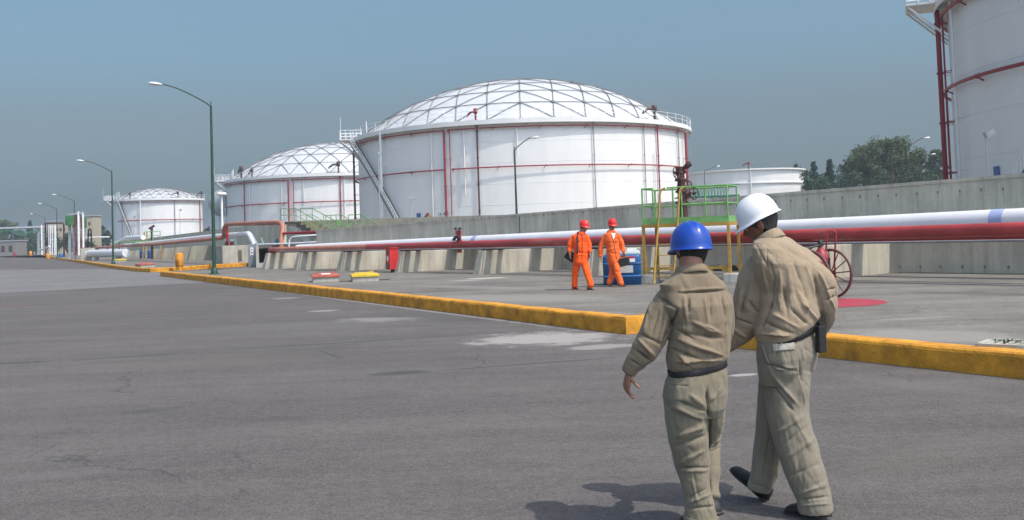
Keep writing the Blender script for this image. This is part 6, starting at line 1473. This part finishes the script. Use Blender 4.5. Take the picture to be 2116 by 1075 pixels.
hard_hat(fw.J(1568.5, 451, .05), basis((-.88, .30, -.42), (-.38, .1, .91)), M_hatwhite, PW, .90, peak=.045, lip=.014, hs=1.06)
tr = fw.trunk([(1594, 489, .03, 24, 24, .0), (1602, 498, .03, 42, 32, -.1), (1614, 508, .03, 62, 38, -.16), (1624, 524, .02, 77, 42, -.16), (1630, 548, .0, 79, 48, -.08), (1634, 600, .0, 62, 52, 0), (1632, 640, .0, 67, 56, .1), (1628, 664, .0, 69, 58, .26), (1626, 678, .0, 65, 54, .36), (1626, 685, .0, 57, 46, .38)])
s1 = fw.limb([(1572, 552, .02, 33), (1560, 585, .04, 37), (1552, 620, .05, 38), (1543, 655, .07, 35), (1528, 682, .09, 30), (1506, 704, .12, 24), (1482, 720, .15, 19)])
s2 = fw.limb([(1662, 556, -.01, 31), (1691, 586, -.02, 34), (1701, 620, .0, 29), (1702, 645, .05, 27), (1699, 670, .16, 21), (1692, 688, .25, 16)])
FWs = [(1600, 575, 1596, 620, 6, -10), (1596, 620, 1568, 690, 6, -9), (1612, 560, 1612, 640, 7, 9), (1590, 540, 1600, 580, 6, -9), (1575, 545, 1588, 610, 6, 8), (1560, 560, 1540, 640, 8, 9), (1545, 580, 1528, 650, 6, -8), (1532, 600, 1522, 660, 6, 7),
       (1682, 570, 1690, 620, 6, -8), (1690, 620, 1704, 672, 5, -9), (1660, 540, 1682, 610, 8, 9), (1640, 530, 1668, 620, 8, -7), (1625, 540, 1640, 640, 10, 6), (1648, 600, 1670, 650, 8, 8), (1636, 640, 1672, 672, 7, -9), (1660, 630, 1690, 662, 7, 10), (1600, 650, 1650, 678, 8, 8), (1580, 668, 1640, 690, 7, -8),
       (1570, 690, 1630, 694, 5, 8), (1705, 590, 1726, 640, 6, 7), (1708, 600, 1728, 596, 4, -7), (1706, 622, 1728, 612, 4, -8), (1515, 680, 1545, 700, 6, 7), (1520, 660, 1556, 672, 6, -8), (1562, 505, 1590, 560, 5, -5), (1584, 505, 1586, 560, 2.5, -5), (1610, 500, 1680, 540, 8, 5), (1545, 620, 1568, 650, 6, -8), (1690, 560, 1712, 600, 6, 7), (1620, 600, 1630, 670, 7, -6)]
shW = fuse('jacket', [tr, s1, s2], .005, M_shirtW, PW, 6, folds(FWs, 1.6, seed=5, ridge=.0034))
collar(fw.J(1590, 498, .035), (-.42, .22, .9), fw.r, .070, .074, 'jacket_collar', M_shirtW, PW, .048, .022, seed=2)
tw = [(1627, 686, .0, 60, 44, .18), (1627, 705, .0, 62, 50, .12), (1626, 735, .0, 62, 54, .05), (1624, 765, .0, 58, 50, 0), (1620, 792, .0, 48, 40, 0)]
t1 = fw.limb([(1636, 760, -.02, 42), (1628, 800, -.02, 45), (1626, 836, -.03, 43), (1632, 875, -.05, 42), (1644, 918, -.07, 41), (1662, 975, -.11, 39), (1680, 1024, -.14, 35), (1685, 1048, -.15, 35), (1686, 1055, -.15, 35)], cap=False)
t2 = fw.limb([(1606, 770, .05, 38), (1602, 820, .1, 37), (1598, 865, .15, 35), (1592, 905, .18, 33), (1586, 945, .19, 32), (1577, 985, .19, 28), (1568, 1006, .19, 24), (1566, 1014, .19, 23)], cap=False)
FT2 = [(1580, 745, 1600, 765, 6, -8), (1582, 752, 1648, 768, 4, -12), (1600, 762, 1645, 760, 7, 9), (1596, 775, 1650, 838, 7, 10), (1590, 790, 1640, 850, 6, -8), (1650, 770, 1664, 840, 6, 7), (1652, 740, 1656, 800, 5, -9), (1600, 900, 1660, 860, 8, 7), (1612, 925, 1668, 880, 8, -7), (1620, 950, 1690, 900, 8, 7), (1640, 860, 1676, 930, 7, 6),
       (1630, 985, 1690, 960, 7, -6), (1650, 1022, 1710, 1000, 7, 8), (1650, 1034, 1716, 1026, 5, -8), (1655, 1046, 1718, 1040, 4, 6), (1572, 905, 1560, 985, 6, 7), (1590, 900, 1576, 990, 6, -9), (1604, 905, 1594, 985, 6, 7), (1554, 1000, 1580, 1006, 4, -6), (1610, 710, 1600, 745, 4, -5), (1655, 715, 1662, 745, 5, 7)]
trW = fuse('trousers', [fw.trunk(tw), t1, t2], .005, M_trW, PW, 5, folds(FT2, 1.05, seed=12, ridge=.003))
band_on(fw, (1628, 686, .0, 60, 47, .24), 'belt', M_leather, PW, .003, 6.5, 1.02)
patch_on(trW, [(1597, 712), (1640, 708), (1641, 722), (1598, 726)], 'pocket_flap', mat('faded_patch_cloth', (.36, .345, .29), .9, var=.08, scale=20), PW, .004)
patch_on(trW, [(1574, 712), (1578, 712), (1590, 750), (1586, 752)], 'pocket_welt', M_trW, PW, .006)
hR = G(1718, 1064, 0); tR = G(1622, 1060, 0); shoe(fw, hR+Vector((.0, .0, 0)), hR+(tR-hR)*1.0, 'shoe', PW, M_leather, .052)
hL = G(1581, 1036, 0); dirL = Vector((-.17, .13, .165)); shoe(fw, hL+Vector((0.01, 0, .0)), hL+dirL*1.0, 'shoe', PW, M_leather, .05)
for hx in ((M_leather),):
    pass
# two-way radio on the belt
q = fw.J(1696, 697, -.09); R = empty('two_way_radio', (q.x, q.y, q.z-.11), R_(30), 'black two-way radio clipped to the right side of the tall man\'s belt', 'radio')
MB().box((0, 0, .10), (.058, .036, .155)).build('radio_body', M_leather, R, bevel=.006)
MB().box((.0, 0, .185), (.034, .03, .02)).build('control_knob', M_black, R, bevel=.003)
MB().tube([(.018, 0, .18), (.02, 0, .235)], [.006, .005], 8).build('antenna', M_black, R)
for z in range(6): MB().box((.030, 0, .045+z*.018), (.003, .026, .006)).build('grip_ridge', M_galv, R)

# ---------------------------------------------------------------- workers in orange
def worker(D, face, label, hat_c, head_m, hat_m, neck_j, torso, arms, legs, hands, shoes, suit, shoe_m, skinm, seed, fold, zips, pockets):
    fg = Fig(D, face, False); g = G(hat_c[0], 597); root = empty('person', (g.x, D, PZ), 0, label, 'person')
    hc = fg.J(hat_c[0], hat_c[1]+.075/fg.k*1.0, 0); H3 = basis(*head_m)
    sk = head_parts(hc, H3, 1.0); sk.append(fg.limb(neck_j)); sk.append(fg.trunk([tuple([a[0], a[1], a[2], a[3]*.8, a[4]*.8, a[5]]) for a in torso[:-1]]))
    for a in arms+legs: sk.append(fg.limb([(x, y, d, r*.66) for x, y, d, r in a]))
    for h in hands: sk += hand_parts(fg.J(*h[0]), h[1], h[2], 1.0, h[3], h[4])
    root = person_mesh(root, sk, .006, skinm, 1)
    fuse('hair', [hair_part(hc, H3, 1.02, -.05, .05)], .008, M_hair, root, 1)
    for sg in (-1, 1): put(MB().add(*ellipsoid(hc+H3 @ Vector((sg*.031, .078, -.002)), (.013, .011, .009), None, 10, 8), True), 'eye', M_eye, root)
    hard_hat(hc+H3 @ Vector((0, -.008, .058)), H3, hat_m, root, .93, band=False, peak=.035)
    cov = fuse('coverall', [fg.trunk(torso)]+[fg.limb(a) for a in arms]+[fg.limb(a, cap=False) for a in legs], .009, suit, root, 3, folds(fold, 1.5, seed=seed, ridge=.006))
    zx, zy = zips; vm = mat('pink_undershirt', (.50, .07, .06), .9) if seed == 2 else M_white
    patch_on(cov, [(zx[0]-4.2, zy[0]-3.5), (zx[0]+4.2, zy[0]-3.5), (zx[0]+.5, zy[0]+9), (zx[0]-.3, zy[0]+9)], 'undershirt', vm, root, .012, .7)
    zy = (zy[0]+8, zy[1]); zm = mat(suit.name+'_seam', (.30, .03, .006) if seed == 2 else (.34, .055, .012), .8); patch_on(cov, [(zx[0]-.6, zy[0]), (zx[0]+.6, zy[0]), (zx[1]+.6, zy[1]), (zx[1]-.6, zy[1])], 'front_zip', zm, root, .004, .6)
    for (a_, b_) in pockets: patch_on(cov, [(a_, b_), (a_+6.5, b_+.4), (a_+6.5, b_+6), (a_, b_+6)], 'chest_pocket', suit, root, .008, .8); patch_on(cov, [(a_, b_), (a_+6.5, b_+.4), (a_+6.5, b_+1.2), (a_, b_+.8)], 'pocket_edge', zm, root, .012, .6)
    cx2, cy2 = neck_j[-1][0], neck_j[-1][1]; collar(fg.J(cx2, cy2-4.5, -.01), (0, 0, 1), fg.r, .075, .08, 'collar', suit, root, .035, .03, 28)
    for h, t_ in shoes: shoe(fg, h, t_, 'shoe', root, shoe_m, .052)
    return root, fg
D1 = 24.3; f1 = (.45, -.89, 0)
P1, g1_ = worker(D1, f1, 'worker in bright orange coveralls with a shoulder bag, left of the two in red helmets', (1207, 464.5), ((.62, -.74, -.22), (.12, -.15, .97)), M_hatred,
    [(1205, 473, 0, 5), (1202, 481, 0, 5.5), (1201, 487, 0, 6)], [(1201, 479, 0, 6, 6, 0), (1200, 483, 0, 11, 8, 0), (1199, 488, 0, 17, 10, 0), (1199, 500, 0, 18, 12, 0), (1201, 516, 0, 15, 12, 0), (1201, 528, 0, 15.5, 12.5, 0), (1200, 542, 0, 16, 12, 0), (1200, 548, 0, 13, 10, 0)],
    [[(1187, 489.5, 0, 6), (1179, 504, 0, 6.5), (1177.5, 514, 0, 6), (1177.5, 521, -.08, 5)], [(1211, 489.5, 0, 6), (1216.5, 504, 0, 6), (1217.5, 514, 0, 5.5), (1218, 521, -.05, 4.8)]],
    [[(1192.5, 542, 0, 8.2), (1189.5, 558, .04, 7.2), (1188, 575, .08, 6.3), (1187, 592, .1, 6.3), (1187, 594, .1, 6.3)], [(1208, 542, 0, 8.5), (1211.5, 558, -.1, 7.8), (1216, 573, -.2, 6.6), (1220, 588, -.28, 6.4), (1220.5, 590, -.28, 6.4)]],
    [((1177.5, 523, -.1), (.02, -.15, -1), (.8, -.3, 0), -1, .3), ((1218, 523, -.07), (.0, -.1, -1), (-.8, -.3, 0), 1, .3)],
    [(G(1186, 596.5), G(1192, 599)), (G(1215, 598.5), G(1228, 599.5))], M_orA, mat('tan_boot_leather', (.20, .13, .075), .6), M_skin, 2,
    [(1190, 500, 1210, 498, 3, -8), (1186, 520, 1215, 524, 2.5, -14), (1186, 528, 1212, 526, 3, 10), (1198, 548, 1200, 565, 2.5, -14), (1184, 570, 1195, 560, 3, -9), (1210, 575, 1220, 560, 3, -9), (1200, 490, 1202, 520, 1.5, -7)], ((1203.5, 1202.5), (484, 535)), ((1194.5, 493), (1206, 493)))
fx = Fig(D1, f1)
bag_c = fx.J(1179.5, 530, .16); t = empty('shoulder_bag', (bag_c.x, bag_c.y, bag_c.z-.2), 0, 'black shoulder bag hanging at the left worker\'s side on a long strap', 'bag')
def LOC(v): return Vector(v)-t.location
m_ = Matrix.Rotation(R_(36), 3, 'Y'); MB().box(tuple(LOC(bag_c)), (.27, .14, .23), m=m_).build('bag_body', M_leather, t, bevel=.03)
MB().box(tuple(LOC(bag_c)+Vector((0, -.075, .02))), (.25, .02, .12), m=m_).build('bag_flap', M_black, t, bevel=.01)
pts = [LOC(fx.J(*p)) for p in ((1193, 538, .0), (1193, 520, -.21), (1193, 505, -.21), (1193, 490, -.18), (1195, 479, -.05), (1191, 484, .1), (1184, 500, .2), (1178, 518, .2))]
b = MB()
for i in range(len(pts)-1): b.bar(pts[i], pts[i+1], .035, .012)
b.build('strap', M_leather, t)
D2 = 25.2; f2 = (.62, -.78, 0)
P2, g2_ = worker(D2, f2, 'worker in faded orange coveralls over a white shirt, carrying a black briefcase', (1265, 461), ((.25, -.93, -.24), (.05, -.2, .97)), M_hatred,
    [(1264.5, 470, 0, 5), (1263.5, 477, 0, 5.2), (1263, 483, 0, 6)], [(1263.5, 475.5, 0, 6, 6, 0), (1264, 480, 0, 11, 8, 0), (1264, 485, 0, 16, 10, 0), (1264, 497, 0, 17, 12, 0), (1267, 513, 0, 14.5, 12, 0), (1268, 526, 0, 14.5, 12, 0), (1269, 540, 0, 14.5, 12, 0), (1269, 547, 0, 12, 10, 0)],
    [[(1252.5, 486.5, 0, 6), (1244.5, 503, 0, 6), (1241, 517, 0, 5.5), (1241, 530, -.02, 4.5)], [(1276, 486.5, 0, 6), (1283, 500, 0, 5.6), (1286, 511, 0, 5.2), (1288.5, 521, -.08, 4.4)]],
    [[(1273, 541, 0, 8.5), (1275, 556, -.12, 8), (1277, 568, -.16, 6.8), (1282.5, 584, -.18, 6.2), (1283, 586, -.18, 6.3)], [(1264, 541, 0, 8.5), (1266, 556, .05, 7.5), (1265, 568, .05, 6.8), (1259.5, 583, .02, 6), (1259, 585, .02, 6)]],
    [((1241.5, 531, -.03), (.05, -.1, -1), (.8, -.3, 0), -1, .3), ((1289, 523, -.1), (.35, -.2, -.9), (-.7, -.3, 0), 1, .9)],
    [(G(1281, 590), G(1291, 592.5)), (G(1255, 588), G(1264, 591.5))], M_orB, M_leather, M_skin, 4,
    [(1252, 522, 1280, 525, 2.5, -12), (1252, 517, 1278, 512, 3, 8), (1269, 485, 1275, 520, 1.6, -8), (1262, 560, 1285, 562, 3, -9), (1258, 500, 1275, 505, 3, -7), (1266, 550, 1268, 566, 2, -12), (1256, 575, 1270, 566, 3, -8)], ((1267, 1274), (486, 535)), ((1256, 493), (1270.5, 493)))
fx = Fig(D2, f2)
bc = fx.J(1290, 541, -.14); t = empty('briefcase', (bc.x, bc.y, bc.z-.14), 0, 'black briefcase held by the right-hand worker in orange', 'briefcase')
m_ = Matrix.Rotation(R_(-14), 3, 'Y') ; m_ = Matrix.Rotation(R_(-10), 3, 'Z') @ Matrix.Rotation(R_(-12), 3, 'Y')
MB().box((0, 0, .13), (.24, .09, .20), m=m_).build('case_body', M_leather, t, bevel=.012)
MB().tube(arcpts([(-.07, 0, .22), (-.065, 0, .27), (.03, 0, .29), (.035, 0, .24)], .03), .01, 8).build('handle', M_leather, t)
MB().box((-.02, -.0, .245), (.20, .1, .015), m=m_).build('brass_edge', mat('brass', (.6, .38, .06), .35, .5), t)
